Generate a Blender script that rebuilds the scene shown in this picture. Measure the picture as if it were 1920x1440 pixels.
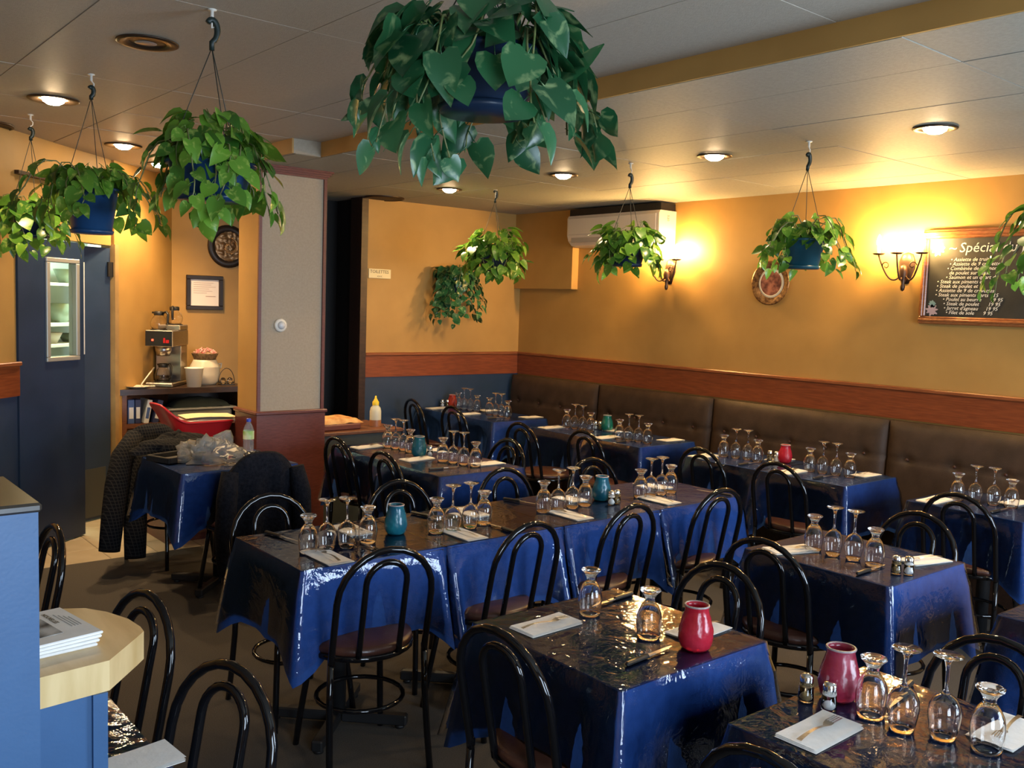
import bpy, math, random
from mathutils import Vector, Matrix, Euler, noise
PI = math.pi
R = math.radians
rnd = random.Random(7)
sc = bpy.context.scene
for o in list(bpy.data.objects):
    bpy.data.objects.remove(o, do_unlink=True)
COL = sc.collection

# ------------------------------------------------------------------ camera
cam = bpy.data.cameras.new('camera')
cam.sensor_fit = 'HORIZONTAL'; cam.sensor_width = 36.0
cam.lens = 36.0 * 1747.4 / 1920.0
cam.clip_start = 0.02
co = bpy.data.objects.new('camera', cam); COL.objects.link(co)
rx = Vector((0.76877533, -0.63865523, 0.03322629))
ux = Vector((0.02815752, 0.08570761, 0.99592237))
fx = Vector((0.63889878, 0.76470498, -0.08387285))
m = Matrix.Identity(4)
for i in range(3):
    m[i][0] = rx[i]; m[i][1] = ux[i]; m[i][2] = -fx[i]
m[0][3], m[1][3], m[2][3] = -5.1443, -6.0929, 1.7295
co.matrix_world = m
sc.camera = co

# ------------------------------------------------------------------ world, daylight, exposure
w = bpy.data.worlds.new('sky'); sc.world = w; w.use_nodes = True
bg = w.node_tree.nodes['Background']
bg.inputs[0].default_value = (0.62, 0.78, 1.0, 1); bg.inputs[1].default_value = 2.2
sc.view_settings.view_transform = 'Standard'
sc.view_settings.look = 'None'
sc.view_settings.gamma = 1.0
sc.view_settings.use_curve_mapping = False
sc.view_settings.exposure = -0.08

def area(name, loc, rot, sx, sy, power, col):
    l = bpy.data.lights.new(name, 'AREA'); l.shape = 'RECTANGLE'
    l.size = sx; l.size_y = sy; l.energy = power; l.color = col
    o = bpy.data.objects.new(name, l); COL.objects.link(o)
    o.location = loc; o.rotation_euler = rot
    return o
# daylight of the street just outside the two shop windows behind the photographer
DAY = (0.66, 0.82, 1.0)
area('daylight', (-4.75, -7.62, 1.45), (R(90), 0, 0), 1.4, 1.6, 122, DAY)
area('daylight', (-1.15, -7.62, 1.45), (R(90), 0, 0), 2.0, 1.6, 215, DAY)

# ------------------------------------------------------------------ constants of the room
XW, YW = 0.926, 1.097          # right wall and back wall
H, HL = 2.63, 2.72             # low ceiling on the right, high one on the left
WT, WB = 1.258, 1.051          # wooden strip on the walls
TOP = 0.75                     # table tops
XS = -2.24                     # step between the ceilings
FRONT = -7.4

# ------------------------------------------------------------------ helpers
class MB:
    def __init__(s): s.v = []; s.f = []; s.sm = []
    def add(s, vs, fs, smooth=False, M=None):
        b = len(s.v)
        for p in vs:
            p = Vector(p)
            s.v.append(tuple(M @ p) if M else tuple(p))
        for f in fs:
            s.f.append([b + i for i in f]); s.sm.append(smooth)
        return s
    def box(s, x0, x1, y0, y1, z0, z1, M=None, bev=0.0):
        if bev > 0:
            b = min(bev, (x1-x0)*.45, (y1-y0)*.45, (z1-z0)*.45)
            vs = []; idx = {}
            for ix, X in enumerate((x0, x1)):
                for iy, Y in enumerate((y0, y1)):
                    for iz, Z in enumerate((z0, z1)):
                        sx, sy, sz = (b, -b)[ix], (b, -b)[iy], (b, -b)[iz]
                        for k, p in enumerate(((X, Y+sy, Z+sz), (X+sx, Y, Z+sz), (X+sx, Y+sy, Z))):
                            idx[(ix, iy, iz, k)] = len(vs); vs.append(p)
            fs = []
            I = lambda a, b_, c, k: idx[(a, b_, c, k)]
            for t in (0, 1):
                q = [I(t,0,0,0), I(t,1,0,0), I(t,1,1,0), I(t,0,1,0)]; fs.append(q if t else q[::-1])
                q = [I(0,t,0,1), I(0,t,1,1), I(1,t,1,1), I(1,t,0,1)]; fs.append(q if t else q[::-1])
                q = [I(0,0,t,2), I(1,0,t,2), I(1,1,t,2), I(0,1,t,2)]; fs.append(q if t else q[::-1])
            for a in (0, 1):
                for c in (0, 1):
                    fs.append([I(0,a,c,1), I(1,a,c,1), I(1,a,c,2), I(0,a,c,2)])
                    fs.append([I(a,0,c,0), I(a,1,c,0), I(a,1,c,2), I(a,0,c,2)])
                    fs.append([I(a,c,0,0), I(a,c,1,0), I(a,c,1,1), I(a,c,0,1)])
                    for e in (0, 1):
                        fs.append([I(a,c,e,0), I(a,c,e,1), I(a,c,e,2)])
            return s.add(vs, fs, False, M)
        vs = [(x0,y0,z0),(x1,y0,z0),(x1,y1,z0),(x0,y1,z0),(x0,y0,z1),(x1,y0,z1),(x1,y1,z1),(x0,y1,z1)]
        fs = [(0,3,2,1),(4,5,6,7),(0,1,5,4),(1,2,6,5),(2,3,7,6),(3,0,4,7)]
        return s.add(vs, fs, False, M)
    def tube(s, pts, r, seg=8, closed=False, M=None, caps=True):
        pts = [Vector(p) for p in pts]; n = len(pts)
        rad = r if isinstance(r, (list, tuple)) else [r]*n
        vs = []; nrm = None
        for i, p in enumerate(pts):
            if closed: t = pts[(i+1) % n] - pts[i-1]
            else: t = pts[min(i+1, n-1)] - pts[max(i-1, 0)]
            if t.length < 1e-9: t = Vector((0,0,1))
            t.normalize()
            if nrm is None:
                nrm = t.orthogonal().normalized()
            else:
                nrm = (nrm - t*nrm.dot(t))
                nrm = nrm.normalized() if nrm.length > 1e-6 else t.orthogonal().normalized()
            bn = t.cross(nrm)
            for k in range(seg):
                a = 2*PI*k/seg
                vs.append(p + (nrm*math.cos(a) + bn*math.sin(a))*rad[i])
        fs = []
        for i in range(n if closed else n-1):
            j = (i+1) % n
            for k in range(seg):
                l = (k+1) % seg
                fs.append((i*seg+k, i*seg+l, j*seg+l, j*seg+k))
        if not closed and caps:
            fs.append(tuple(range(seg))[::-1]); fs.append(tuple((n-1)*seg+k for k in range(seg)))
        return s.add(vs, fs, True, M)
    def lathe(s, prof, seg=20, M=None, smooth=True, f=None):
        vs = []; fs = []; rows = []
        for r, z in prof:
            if r < 1e-6:
                rows.append([len(vs)]); vs.append((0, 0, z))
            else:
                row = []
                for k in range(seg):
                    a = 2*PI*k/seg
                    rr = r*(f(a, z) if f else 1)
                    row.append(len(vs)); vs.append((rr*math.cos(a), rr*math.sin(a), z))
                rows.append(row)
        for a, b in zip(rows[:-1], rows[1:]):
            if len(a) == 1 and len(b) == 1: continue
            for k in range(seg):
                l = (k+1) % seg
                if len(a) == 1: fs.append((a[0], b[l], b[k]))
                elif len(b) == 1: fs.append((a[k], a[l], b[0]))
                else: fs.append((a[k], a[l], b[l], b[k]))
        return s.add(vs, fs, smooth, M)
    def prism(s, poly, z0, z1, M=None):
        n = len(poly)
        vs = [(x, y, z0) for x, y in poly] + [(x, y, z1) for x, y in poly]
        fs = [tuple(range(n))[::-1], tuple(range(n, 2*n))]
        fs += [(i, (i+1) % n, n+(i+1) % n, n+i) for i in range(n)]
        return s.add(vs, fs, False, M)
    def grid(s, nu, nv, fn, M=None, smooth=True, closed_u=False):
        vs = [fn(i/(nu-1 if not closed_u else nu), j/(nv-1)) for j in range(nv) for i in range(nu)]
        fs = []
        for j in range(nv-1):
            for i in range(nu if closed_u else nu-1):
                k = (i+1) % nu
                fs.append((j*nu+i, j*nu+k, (j+1)*nu+k, (j+1)*nu+i))
        return s.add(vs, fs, smooth, M)
    def mesh(s, name, mat=None):
        me = bpy.data.meshes.new(name)
        me.from_pydata(s.v, [], s.f)
        me.polygons.foreach_set('use_smooth', s.sm)
        if mat: me.materials.append(mat)
        me.update()
        return me

def obj(name, mb, mat, parent=None, loc=None, rot=None):
    me = mb.mesh(name, mat) if isinstance(mb, MB) else mb
    o = bpy.data.objects.new(name, me); COL.objects.link(o)
    if parent is not None: o.parent = parent
    if loc is not None: o.location = loc
    if rot is not None: o.rotation_euler = rot
    return o
def tag(o, label=None, cat=None, group=None, kind=None):
    if label: o['label'] = label
    if cat: o['category'] = cat
    if group: o['group'] = group
    if kind: o['kind'] = kind
    return o
def thing(name, label, cat, loc=(0,0,0), rz=0.0, group=None):
    o = bpy.data.objects.new(name, None); COL.objects.link(o)
    o.empty_display_size = 0.05
    o.location = loc; o.rotation_euler = (0, 0, rz)
    return tag(o, label, cat, group)
def struct(name, mb, mat, label=None):
    o = obj(name, mb, mat); o['kind'] = 'structure'
    if label: o['label'] = label
    return o
def dup(root, loc, rz, label, group=None):
    r = root.copy(); COL.objects.link(r); r.location = loc; r.rotation_euler = (0, 0, rz)
    r['label'] = label
    if group: r['group'] = group
    for ch in list(root.children):
        c = ch.copy(); COL.objects.link(c); c.parent = r
        for g in list(ch.children):
            d = g.copy(); COL.objects.link(d); d.parent = c
    return r
def T(x, y, z, rz=0.0): return Matrix.Translation((x, y, z)) @ Matrix.Rotation(rz, 4, 'Z')

# ------------------------------------------------------------------ materials
def mat(name, col, rough=0.5, metal=0.0, spec=0.5, **k):
    m = bpy.data.materials.new(name); m.use_nodes = True
    p = m.node_tree.nodes['Principled BSDF']
    p.inputs['Base Color'].default_value = (*col, 1)
    p.inputs['Roughness'].default_value = rough
    p.inputs['Metallic'].default_value = metal
    p.inputs['Specular IOR Level'].default_value = spec
    for a, v in k.items():
        p.inputs[a.replace('_', ' ')].default_value = v
    return m
def nd(m, t): return m.node_tree.nodes.new(t)
def lk(m, a, b): m.node_tree.links.new(a, b)
def noisy(m, c1, c2, scale=5.0, detail=4.0, stretch=(1,1,1), bump=0.0, bscale=None, lo=0.35, hi=0.65, dist=0.01):
    p = m.node_tree.nodes['Principled BSDF']
    tc = nd(m, 'ShaderNodeTexCoord'); mp = nd(m, 'ShaderNodeMapping')
    mp.inputs['Scale'].default_value = stretch
    lk(m, tc.outputs['Object'], mp.inputs['Vector'])
    n = nd(m, 'ShaderNodeTexNoise'); n.inputs['Scale'].default_value = scale; n.inputs['Detail'].default_value = detail
    lk(m, mp.outputs['Vector'], n.inputs['Vector'])
    cr = nd(m, 'ShaderNodeValToRGB')
    cr.color_ramp.elements[0].position = lo; cr.color_ramp.elements[0].color = (*c1, 1)
    cr.color_ramp.elements[1].position = hi; cr.color_ramp.elements[1].color = (*c2, 1)
    lk(m, n.outputs['Fac'], cr.inputs['Fac']); lk(m, cr.outputs['Color'], p.inputs['Base Color'])
    if bump:
        n2 = nd(m, 'ShaderNodeTexNoise'); n2.inputs['Scale'].default_value = bscale or scale; n2.inputs['Detail'].default_value = 3
        lk(m, mp.outputs['Vector'], n2.inputs['Vector'])
        b = nd(m, 'ShaderNodeBump'); b.inputs['Strength'].default_value = bump; b.inputs['Distance'].default_value = dist
        lk(m, n2.outputs['Fac'], b.inputs['Height']); lk(m, b.outputs['Normal'], p.inputs['Normal'])
    return m
def emis(name, col, strength):
    m = mat(name, col); p = m.node_tree.nodes['Principled BSDF']
    p.inputs['Emission Color'].default_value = (*col, 1); p.inputs['Emission Strength'].default_value = strength
    return m

OCHRE = noisy(mat('ochre_paint', (.52,.29,.075), .55), (.385,.212,.055), (.435,.245,.066), 3, 3, bump=.08, bscale=160)
BLUEP = noisy(mat('blue_paint', (.018,.042,.095), .45), (.012,.031,.068), (.018,.039,.085), 4, 4, bump=.05, bscale=120)
BLUEB = noisy(mat('bright_blue_paint', (.03,.13,.36), .45), (.028,.086,.20), (.034,.104,.24), 5, 4, bump=.03, bscale=140)
WOOD = noisy(mat('red_wood', (.22,.055,.018), .38), (.17,.036,.012), (.27,.07,.022), 9, 5, (6,6,60), lo=.3, hi=.7)
WOODH = noisy(mat('red_wood_strip', (.22,.055,.018), .35), (.15,.032,.010), (.25,.062,.018), 4, 5, (2,2,30), lo=.3, hi=.7)
WOODC = noisy(mat('strip_cap_wood', (.24,.075,.025), .35), (.2,.055,.018), (.29,.09,.03), 4, 5, (2,2,30))
PLUM = noisy(mat('plum_wood', (.13,.035,.028), .35), (.11,.028,.022), (.15,.042,.032), 6, 5, (4,4,24))
DARKW = noisy(mat('dark_wood', (.03,.014,.008), .35), (.022,.010,.006), (.04,.018,.01), 6, 5, (2,8,8))
PALE = noisy(mat('pale_maple', (.62,.43,.19), .35), (.50,.33,.13), (.68,.5,.25), 3.5, 6, (6,1,1))
GREYW = noisy(mat('grey_wallpaper', (.34,.29,.225), .6), (.325,.27,.195), (.36,.30,.22), 70, 3, (1,1,1), bump=.1, bscale=90)
CARPET = noisy(mat('carpet', (.05,.04,.03), .95, spec=.1), (.066,.057,.048), (.105,.092,.078), 240, 3, bump=.4, bscale=300, lo=.3, hi=.7)
TILE = noisy(mat('floor_tile', (.48,.39,.26), .3), (.45,.36,.23), (.52,.43,.3), 6, 4)
GROUT = mat('grout', (.16,.13,.1), .9)
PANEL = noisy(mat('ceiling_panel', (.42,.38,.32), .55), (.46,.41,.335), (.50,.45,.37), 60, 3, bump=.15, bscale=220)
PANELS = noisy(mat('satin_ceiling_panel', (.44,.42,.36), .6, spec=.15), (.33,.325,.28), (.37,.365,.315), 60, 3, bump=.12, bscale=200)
TBAR = mat('ceiling_grid', (.5,.45,.38), .5)
BLACKM = mat('black_enamel', (.004,.004,.005), .08, spec=.5)
VINYL = noisy(mat('brown_vinyl', (.06,.022,.014), .32), (.05,.018,.012), (.075,.028,.018), 12, 4, bump=.1, bscale=180)
BANQ = noisy(mat('brown_leatherette', (.045,.026,.016), .55, spec=.3), (.038,.022,.013), (.055,.032,.02), 9, 4, bump=.12, bscale=170)
CLOTH = noisy(mat('blue_tablecloth', (.016,.060,.235), .6, spec=.2), (.014,.054,.215), (.019,.068,.255), 30, 3, bump=.15, bscale=260)
IRON = mat('black_iron', (.012,.012,.013), .45)
CHROME = mat('chrome', (.75,.75,.75), .15, 1.0)
STEEL = noisy(mat('brushed_steel', (.5,.48,.45), .3, 1.0), (.45,.43,.4), (.55,.53,.5), 30, 2, (1,1,20))
NAPKIN = noisy(mat('white_paper', (.82,.81,.78), .8), (.8,.79,.76), (.85,.84,.81), 40, 3, bump=.08, bscale=120)
GOLDP = noisy(mat('gold_rim', (.3,.16,.06), .3, .6), (.10,.045,.02), (.36,.2,.08), 40, 2)
BRONZE = mat('bronze_trim', (.055,.035,.022), .4, .6)
BLACKP = mat('black_plastic', (.012,.012,.012), .4)
WHITEP = mat('white_plastic', (.74,.71,.64), .4)
CREAM = mat('cream_ceramic', (.66,.58,.44), .3)
REDP = mat('red_plastic', (.5,.012,.016), .35)
POT = mat('blue_pot', (.012,.055,.15), .3)
POTD = mat('dark_blue_pot', (.012,.03,.07), .35)
POTT = mat('teal_pot', (.012,.08,.12), .35)
WIRE = mat('hanger_wire', (.03,.035,.03), .5)
HOOKM = mat('green_plastic_hook', (.008,.02,.018), .45)
STEMM = noisy(mat('vine_stem', (.12,.16,.05), .5), (.08,.12,.03), (.2,.2,.08), 20, 2)
PETM = mat('petiole', (.16,.25,.06), .5)
SOIL = noisy(mat('soil', (.03,.02,.012), .95), (.02,.013,.008), (.06,.04,.025), 60, 4)
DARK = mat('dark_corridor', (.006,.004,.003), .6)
GLASS = mat('drinking_glass', (1,1,1), 0.0, Transmission_Weight=1.0, IOR=1.46)
PANE = mat('window_glass', (.95,1,.97), 0.02, Transmission_Weight=1.0, IOR=1.1)

def clear_cover():
    m = bpy.data.materials.new('clear_vinyl_cover'); m.use_nodes = True
    nt = m.node_tree; nt.nodes.clear()
    out = nd(m, 'ShaderNodeOutputMaterial'); mix = nd(m, 'ShaderNodeMixShader')
    tr = nd(m, 'ShaderNodeBsdfTransparent'); tr.inputs[0].default_value = (.96, .97, .98, 1)
    gl = nd(m, 'ShaderNodeBsdfGlossy'); gl.inputs['Roughness'].default_value = .035
    fr = nd(m, 'ShaderNodeFresnel'); fr.inputs['IOR'].default_value = 1.62
    tc = nd(m, 'ShaderNodeTexCoord')
    n1 = nd(m, 'ShaderNodeTexNoise'); n1.inputs['Scale'].default_value = 11; n1.inputs['Detail'].default_value = 3; n1.inputs['Distortion'].default_value = 1.2
    n2 = nd(m, 'ShaderNodeTexNoise'); n2.inputs['Scale'].default_value = 46; n2.inputs['Detail'].default_value = 2
    ad = nd(m, 'ShaderNodeMath'); ad.operation = 'MULTIPLY_ADD'; ad.inputs[1].default_value = .22
    bp = nd(m, 'ShaderNodeBump'); bp.inputs['Strength'].default_value = .17; bp.inputs['Distance'].default_value = .02
    lk(m, tc.outputs['Object'], n1.inputs['Vector']); lk(m, tc.outputs['Object'], n2.inputs['Vector'])
    lk(m, n2.outputs['Fac'], ad.inputs[0]); lk(m, n1.outputs['Fac'], ad.inputs[2])
    lk(m, ad.outputs[0], bp.inputs['Height'])
    for q in (gl, fr): lk(m, bp.outputs['Normal'], q.inputs['Normal'])
    lk(m, fr.outputs[0], mix.inputs[0]); lk(m, tr.outputs[0], mix.inputs[1]); lk(m, gl.outputs[0], mix.inputs[2])
    lk(m, mix.outputs[0], out.inputs[0])
    return m
COVER = clear_cover()

def leaf_mat(name, dark, mid, pale):
    m = mat(name, mid, .28, spec=.5)
    nt = m.node_tree; p = nt.nodes['Principled BSDF']
    oi = nd(m, 'ShaderNodeObjectInfo'); tc = nd(m, 'ShaderNodeTexCoord')
    n = nd(m, 'ShaderNodeTexNoise'); n.inputs['Scale'].default_value = 2.6; n.inputs['Detail'].default_value = 4; n.inputs['Distortion'].default_value = .6
    ad = nd(m, 'ShaderNodeVectorMath'); ad.operation = 'ADD'
    lk(m, tc.outputs['Object'], ad.inputs[0]); mr = nd(m, 'ShaderNodeMath'); mr.operation = 'MULTIPLY'; mr.inputs[1].default_value = 37.0
    lk(m, oi.outputs['Random'], mr.inputs[0]); lk(m, mr.outputs[0], ad.inputs[1])
    lk(m, ad.outputs[0], n.inputs['Vector'])
    cr = nd(m, 'ShaderNodeValToRGB'); e = cr.color_ramp.elements
    e[0].position = .0; e[0].color = (*dark, 1); e[1].position = 1; e[1].color = (*mid, 1)
    lk(m, oi.outputs['Random'], cr.inputs['Fac'])
    c2 = nd(m, 'ShaderNodeValToRGB'); e = c2.color_ramp.elements
    e[0].position = .55; e[0].color = (0,0,0,1); e[1].position = .72; e[1].color = (.7,.7,.7,1)
    lk(m, n.outputs['Fac'], c2.inputs['Fac'])
    mx = nd(m, 'ShaderNodeMixRGB'); mx.inputs[2].default_value = (*pale, 1)
    lk(m, c2.outputs['Color'], mx.inputs[0]); lk(m, cr.outputs['Color'], mx.inputs[1])
    lk(m, mx.outputs[0], p.inputs['Base Color'])
    tl = nd(m, 'ShaderNodeBsdfTranslucent'); lk(m, mx.outputs[0], tl.inputs['Color'])
    ms = nd(m, 'ShaderNodeMixShader'); ms.inputs[0].default_value = .28
    out = nt.nodes['Material Output']
    lk(m, p.outputs[0], ms.inputs[1]); lk(m, tl.outputs[0], ms.inputs[2]); lk(m, ms.outputs[0], out.inputs[0])
    return m
LEAFY = leaf_mat('bright_pothos_leaf', (.035,.13,.018), (.16,.35,.035), (.50,.60,.13))
LEAFG = leaf_mat('shaded_pothos_leaf', (.012,.075,.03), (.035,.16,.06), (.32,.45,.2))  # darker green puts backlight and shadow on these plants into the colour

# ------------------------------------------------------------------ structure
D2 = math.sqrt(.5)
NW = 3.0                                        # the slanted left wall: -x+y = NW*sqrt(2)
def dg(s, n, z=0.0): return Vector((D2*s - D2*n, D2*s + D2*n, z))
MD = Matrix(((D2, -D2, 0, 0), (D2, D2, 0, 0), (0, 0, 1, 0), (0, 0, 0, 1)))   # local (s, n, z) of the slanted wall

floor = struct('floor', MB().box(-6.6, 1.2, FRONT-.1, .12, -.1, 0), CARPET)
gb = obj('grout_bed', MB().box(-6.6, 1.2, .12, 4.2, -.1, -.004), GROUT, floor)
tile_me = MB().box(0, .296, 0, .296, -.02, 0, bev=.003).mesh('floor_tile', TILE)
for i in range(9):
    for j in range(7):
        x, y = -4.5 + .3*i, .124 + .3*j
        obj('floor_tile', tile_me, None, floor, (x, y, 0))
struct('wall_right', MB().box(XW, XW+.12, FRONT, YW, 0, 2.9), OCHRE)
wb = struct('wall_back', MB().box(-.86, XW+.12, YW, YW+.12, 0, 2.9), OCHRE)
struct('trim_1', MB().box(-.86, XW-.001, YW-.008, YW, 0, WB), BLUEP)
# wooden strips
def strip(name, M, L, splits):
    o = None
    root = struct(name, MB().box(0, L, -.03, 0, WT-.016, WT+.012, M, bev=.006), WOODC)
    ed = [0] + splits + [L]
    for a, b in zip(ed[:-1], ed[1:]):
        obj('panel', MB().box(a+.001, b-.001, -.016, 0, WB, WT-.016, M), WOODH, root)
    return root
strip('trim_2', T(-.86, YW-.001, 0), XW+.86, [])
strip('trim_3', T(XW-.001, YW, 0, -PI/2), YW-FRONT, [2.55, 5.0, 7.4])
strip('trim_4', MD @ T(-5.4, NW, 0), 5.4-2.32, [])
# slanted left wall with its doorway
wl = struct('wall_left', MB().box(-5.6, -2.34, NW, NW+.12, 0, 2.9, MD), OCHRE)
obj('wall_panel', MB().box(-1.13, .2, NW, NW+.1, 0, 2.9, MD), OCHRE, wl)
obj('wall_panel', MB().box(-2.34, -1.13, NW+.02, NW+.12, 2.08, 2.9, MD), OCHRE, wl)
obj('dado', MB().box(-5.6, -2.345, NW-.006, NW, 0, WB, MD), BLUEP, wl)
struct('trim_5', MB().box(-2.34, -1.2, NW-.03, NW+.02, 2.45, 2.472, MD), DARKW)
struct('trim_6', MB().box(-1.14, -1.085, NW-.012, NW+.1, 0, 2.09, MD), noisy(mat('tan_jamb', (.36,.22,.09), .5), (.3,.18,.07), (.4,.25,.1), 8))
struct('wall_side', MB().box(-6.6, -6.5, FRONT, 1.0, 0, 2.9), OCHRE)
# alcove and corridor
struct('wall_alcove', MB().box(-2.36, -1.3, 2.0, 2.1, 0, 2.9), OCHRE)
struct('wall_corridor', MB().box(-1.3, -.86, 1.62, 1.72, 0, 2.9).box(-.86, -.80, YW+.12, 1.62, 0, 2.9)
       .box(-1.34, -1.3, 1.0, 2.0, 0, 2.9), DARK)  # near-black walls put the shade of the unlit corridor into the colour
struct('trim_7', MB().box(-.925, -.86, YW-.03, YW+.16, 0, H), DARKW)
# ceilings
ceil = struct('ceiling', MB().box(XS, 1.1, FRONT, 2.0, H+.004, H+.05).box(-2.44, XS, -.65, 2.0, H+.004, H+.05), TBAR)
def panels(x0, x1, dx, y0, y1, dy, z, mt, xa, ya):
    i0 = math.floor((x0-xa)/dx); i1 = math.ceil((x1-xa)/dx)
    j0 = math.floor((y0-ya)/dy); j1 = math.ceil((y1-ya)/dy)
    for i in range(i0, i1):
        for j in range(j0, j1):
            a, b = max(x0, xa+i*dx)+.003, min(x1, xa+(i+1)*dx)-.003
            c, d = max(y0, ya+j*dy)+.003, min(y1, ya+(j+1)*dy)-.003
            if b-a < .02 or d-c < .02: continue
            dz = rnd.uniform(-.0012, .0012)
            obj('ceiling_panel', MB().box(a, b, c, d, z+dz, z+.006), mt, ceil)
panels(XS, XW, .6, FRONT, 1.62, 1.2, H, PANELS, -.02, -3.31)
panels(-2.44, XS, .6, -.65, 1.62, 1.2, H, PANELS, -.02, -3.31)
obj('high_ceiling', MB().box(-6.6, XS, FRONT, -.65, HL+.004, HL+.05).box(-6.6, -2.44, -.65, 3.2, HL+.004, HL+.05), TBAR, ceil)
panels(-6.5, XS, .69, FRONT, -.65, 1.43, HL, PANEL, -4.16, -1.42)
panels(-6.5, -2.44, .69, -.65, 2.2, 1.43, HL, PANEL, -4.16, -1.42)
struct('trim_8', MB().box(XS-.012, XS, FRONT, -.65, H, HL+.014), OCHRE)
struct('trim_9', MB().box(-2.44, XS, -.662, -.65, H, HL+.014), GREYW)  # grey colour stands in for window light on this return of the step
struct('trim_10', MB().box(-2.452, -2.44, -.662, 2.0, H, HL+.014), OCHRE)
# front wall with shop windows behind the photographer
fw = struct('wall_front', MB().box(-6.6, 1.1, FRONT-.14, FRONT, 0, .6).box(-6.6, 1.1, FRONT-.14, FRONT, 2.3, 2.9)
            .box(-6.6, -5.5, FRONT-.14, FRONT, .6, 2.3).box(-4.0, -2.2, FRONT-.14, FRONT, .6, 2.3)
            .box(-.1, 1.1, FRONT-.14, FRONT, .6, 2.3), OCHRE)
for n, (a, b) in enumerate(((-5.5, -4.0), (-2.2, -.1)), 1):
    fr = MB()
    k = 2 if n == 1 else 3
    for q in range(k+1):
        x = a + (b-a)*q/k
        fr.box(max(a, x-.03), min(b, x+.03), FRONT-.1, FRONT-.04, .6, 2.3)
    fr.box(a, b, FRONT-.1, FRONT-.04, .6, .66).box(a, b, FRONT-.1, FRONT-.04, 2.24, 2.3)
    wi = struct('window_%d' % n, fr, DARKW)
# corner bulkhead under the air conditioner
struct('trim_11', MB().box(XW-.08, XW, .265, YW, 1.90, H), OCHRE, 'ochre boxed pipe duct in the far corner')

# pillar
pl = thing('pillar', 'square pillar with grey papered front on dark red panelled base', 'pillar', (-2.14, .1, 0))
obj('shaft', MB().box(-.235, .235, -.155, .16, .93, H), GREYW, pl)
obj('side_panel', MB().box(-.25, -.235, -.165, .165, .93, H), OCHRE, pl)['label'] = 'ochre painted left face'
obj('base', MB().box(-.262, .262, -.182, .178, 0, .915), PLUM, pl)
obj('base_cap', MB().box(-.276, .276, -.196, .19, .915, .94, bev=.006), PLUM, pl)
for x in (-.252, .236):
    obj('corner_trim', MB().box(x, x+.022, -.168, -.15, .94, H-.04), PLUM, pl)
cm = MB()
for k in range(4):
    e = .008 + .011*k
    cm.box(-.235-e, .25+e, -.165-e, .16+e, H-.056+.014*k, H-.042+.014*k)
obj('crown_moulding', cm, PLUM, pl)
mo = thing('motion_sensor', 'small round chrome sensor on the grey face of the pillar', 'sensor', (-2.224, -.056, 1.539))
MX = Matrix.Rotation(R(90), 4, 'X')
obj('housing', MB().lathe([(0,0),(.048,0),(.046,.012),(.038,.018),(0,.018)], 20, MX), WHITEP, mo)
obj('lens', MB().lathe([(.028,.016),(.026,.03),(.014,.038),(0,.04)], 16, MX), mat('sensor_lens', (.6,.62,.65), .25), mo)

# swing door leaves and the kitchen behind
def leaf_door(n, M, window):
    d = struct('door_%d' % n, None or (MB().box(0, .32, -.02, .02, .01, 2.06, M) if not window else
        MB().box(0, .25, -.02, .02, .01, 2.06, M).box(.55, .62, -.02, .02, .01, 2.06, M)
        .box(.25, .55, -.02, .02, .01, 1.27, M).box(.25, .55, -.02, .02, 1.93, 2.06, M)), BLUEP)
    return d
ML = MD @ T(-2.335, NW+.005, 0, R(-8))
d1 = leaf_door(1, ML, True)
wf = MB()
for a in ((.24,.56,1.255,1.285),(.24,.56,1.915,1.945),(.24,.275,1.285,1.915),(.525,.56,1.285,1.915)):
    wf.box(a[0], a[1], -.034, .034, a[2], a[3], ML, bev=.004)
obj('window_frame', wf, mat('pale_metal_frame', (.42,.40,.34), .4, .3), d1)
obj('pane', MB().box(.275, .525, -.003, .003, 1.285, 1.915, ML), PANE, d1)
obj('edge_plate', MB().box(.612, .622, -.022, -.019, 1.29, 1.93, ML), WHITEP, d1)
MR = MD @ T(-1.145, NW+.04, 0, PI + R(-19))
d2 = leaf_door(2, MR, False)
obj('kick_plate', MB().box(.05, .30, .02, .023, .03, .4, MR), mat('scuffed_plate', (.05,.055,.055), .5), d2)
for z in (.28, 1.9):
    obj('hinge', MB().box(-.02, .03, .015, .035, z-.055, z+.055, MR), DARK, d2)
kr = struct('wall_kitchen', MB().box(-3.4, 1.3, 4.3, 4.38, 0, 2.9, MD).box(-3.4, -3.32, NW+.13, 4.3, 0, 2.9, MD)
            .box(1.22, 1.3, NW+.13, 4.3, 0, 2.9, MD).box(-3.4, 1.3, NW+.13, 4.38, 2.9, 2.96, MD), mat('kitchen_white', (.55,.6,.52), .5))
ks = thing('storage_shelves', 'white kitchen shelving with dishes seen through the door window', 'shelf', tuple(dg(-.3, 3.9)), R(45))
for z in (.95, 1.28, 1.45, 1.78, 2.05):
    obj('shelf', MB().box(-.75, .75, -.2, .22, z-.012, z+.012), WHITEP, ks)
for x in (-.75, .75):
    obj('upright', MB().box(x-.02, x+.02, -.2, .2, 0, 2.2), WHITEP, ks)
KD = mat('dull_green_dish', (.22,.28,.22), .4)
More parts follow.
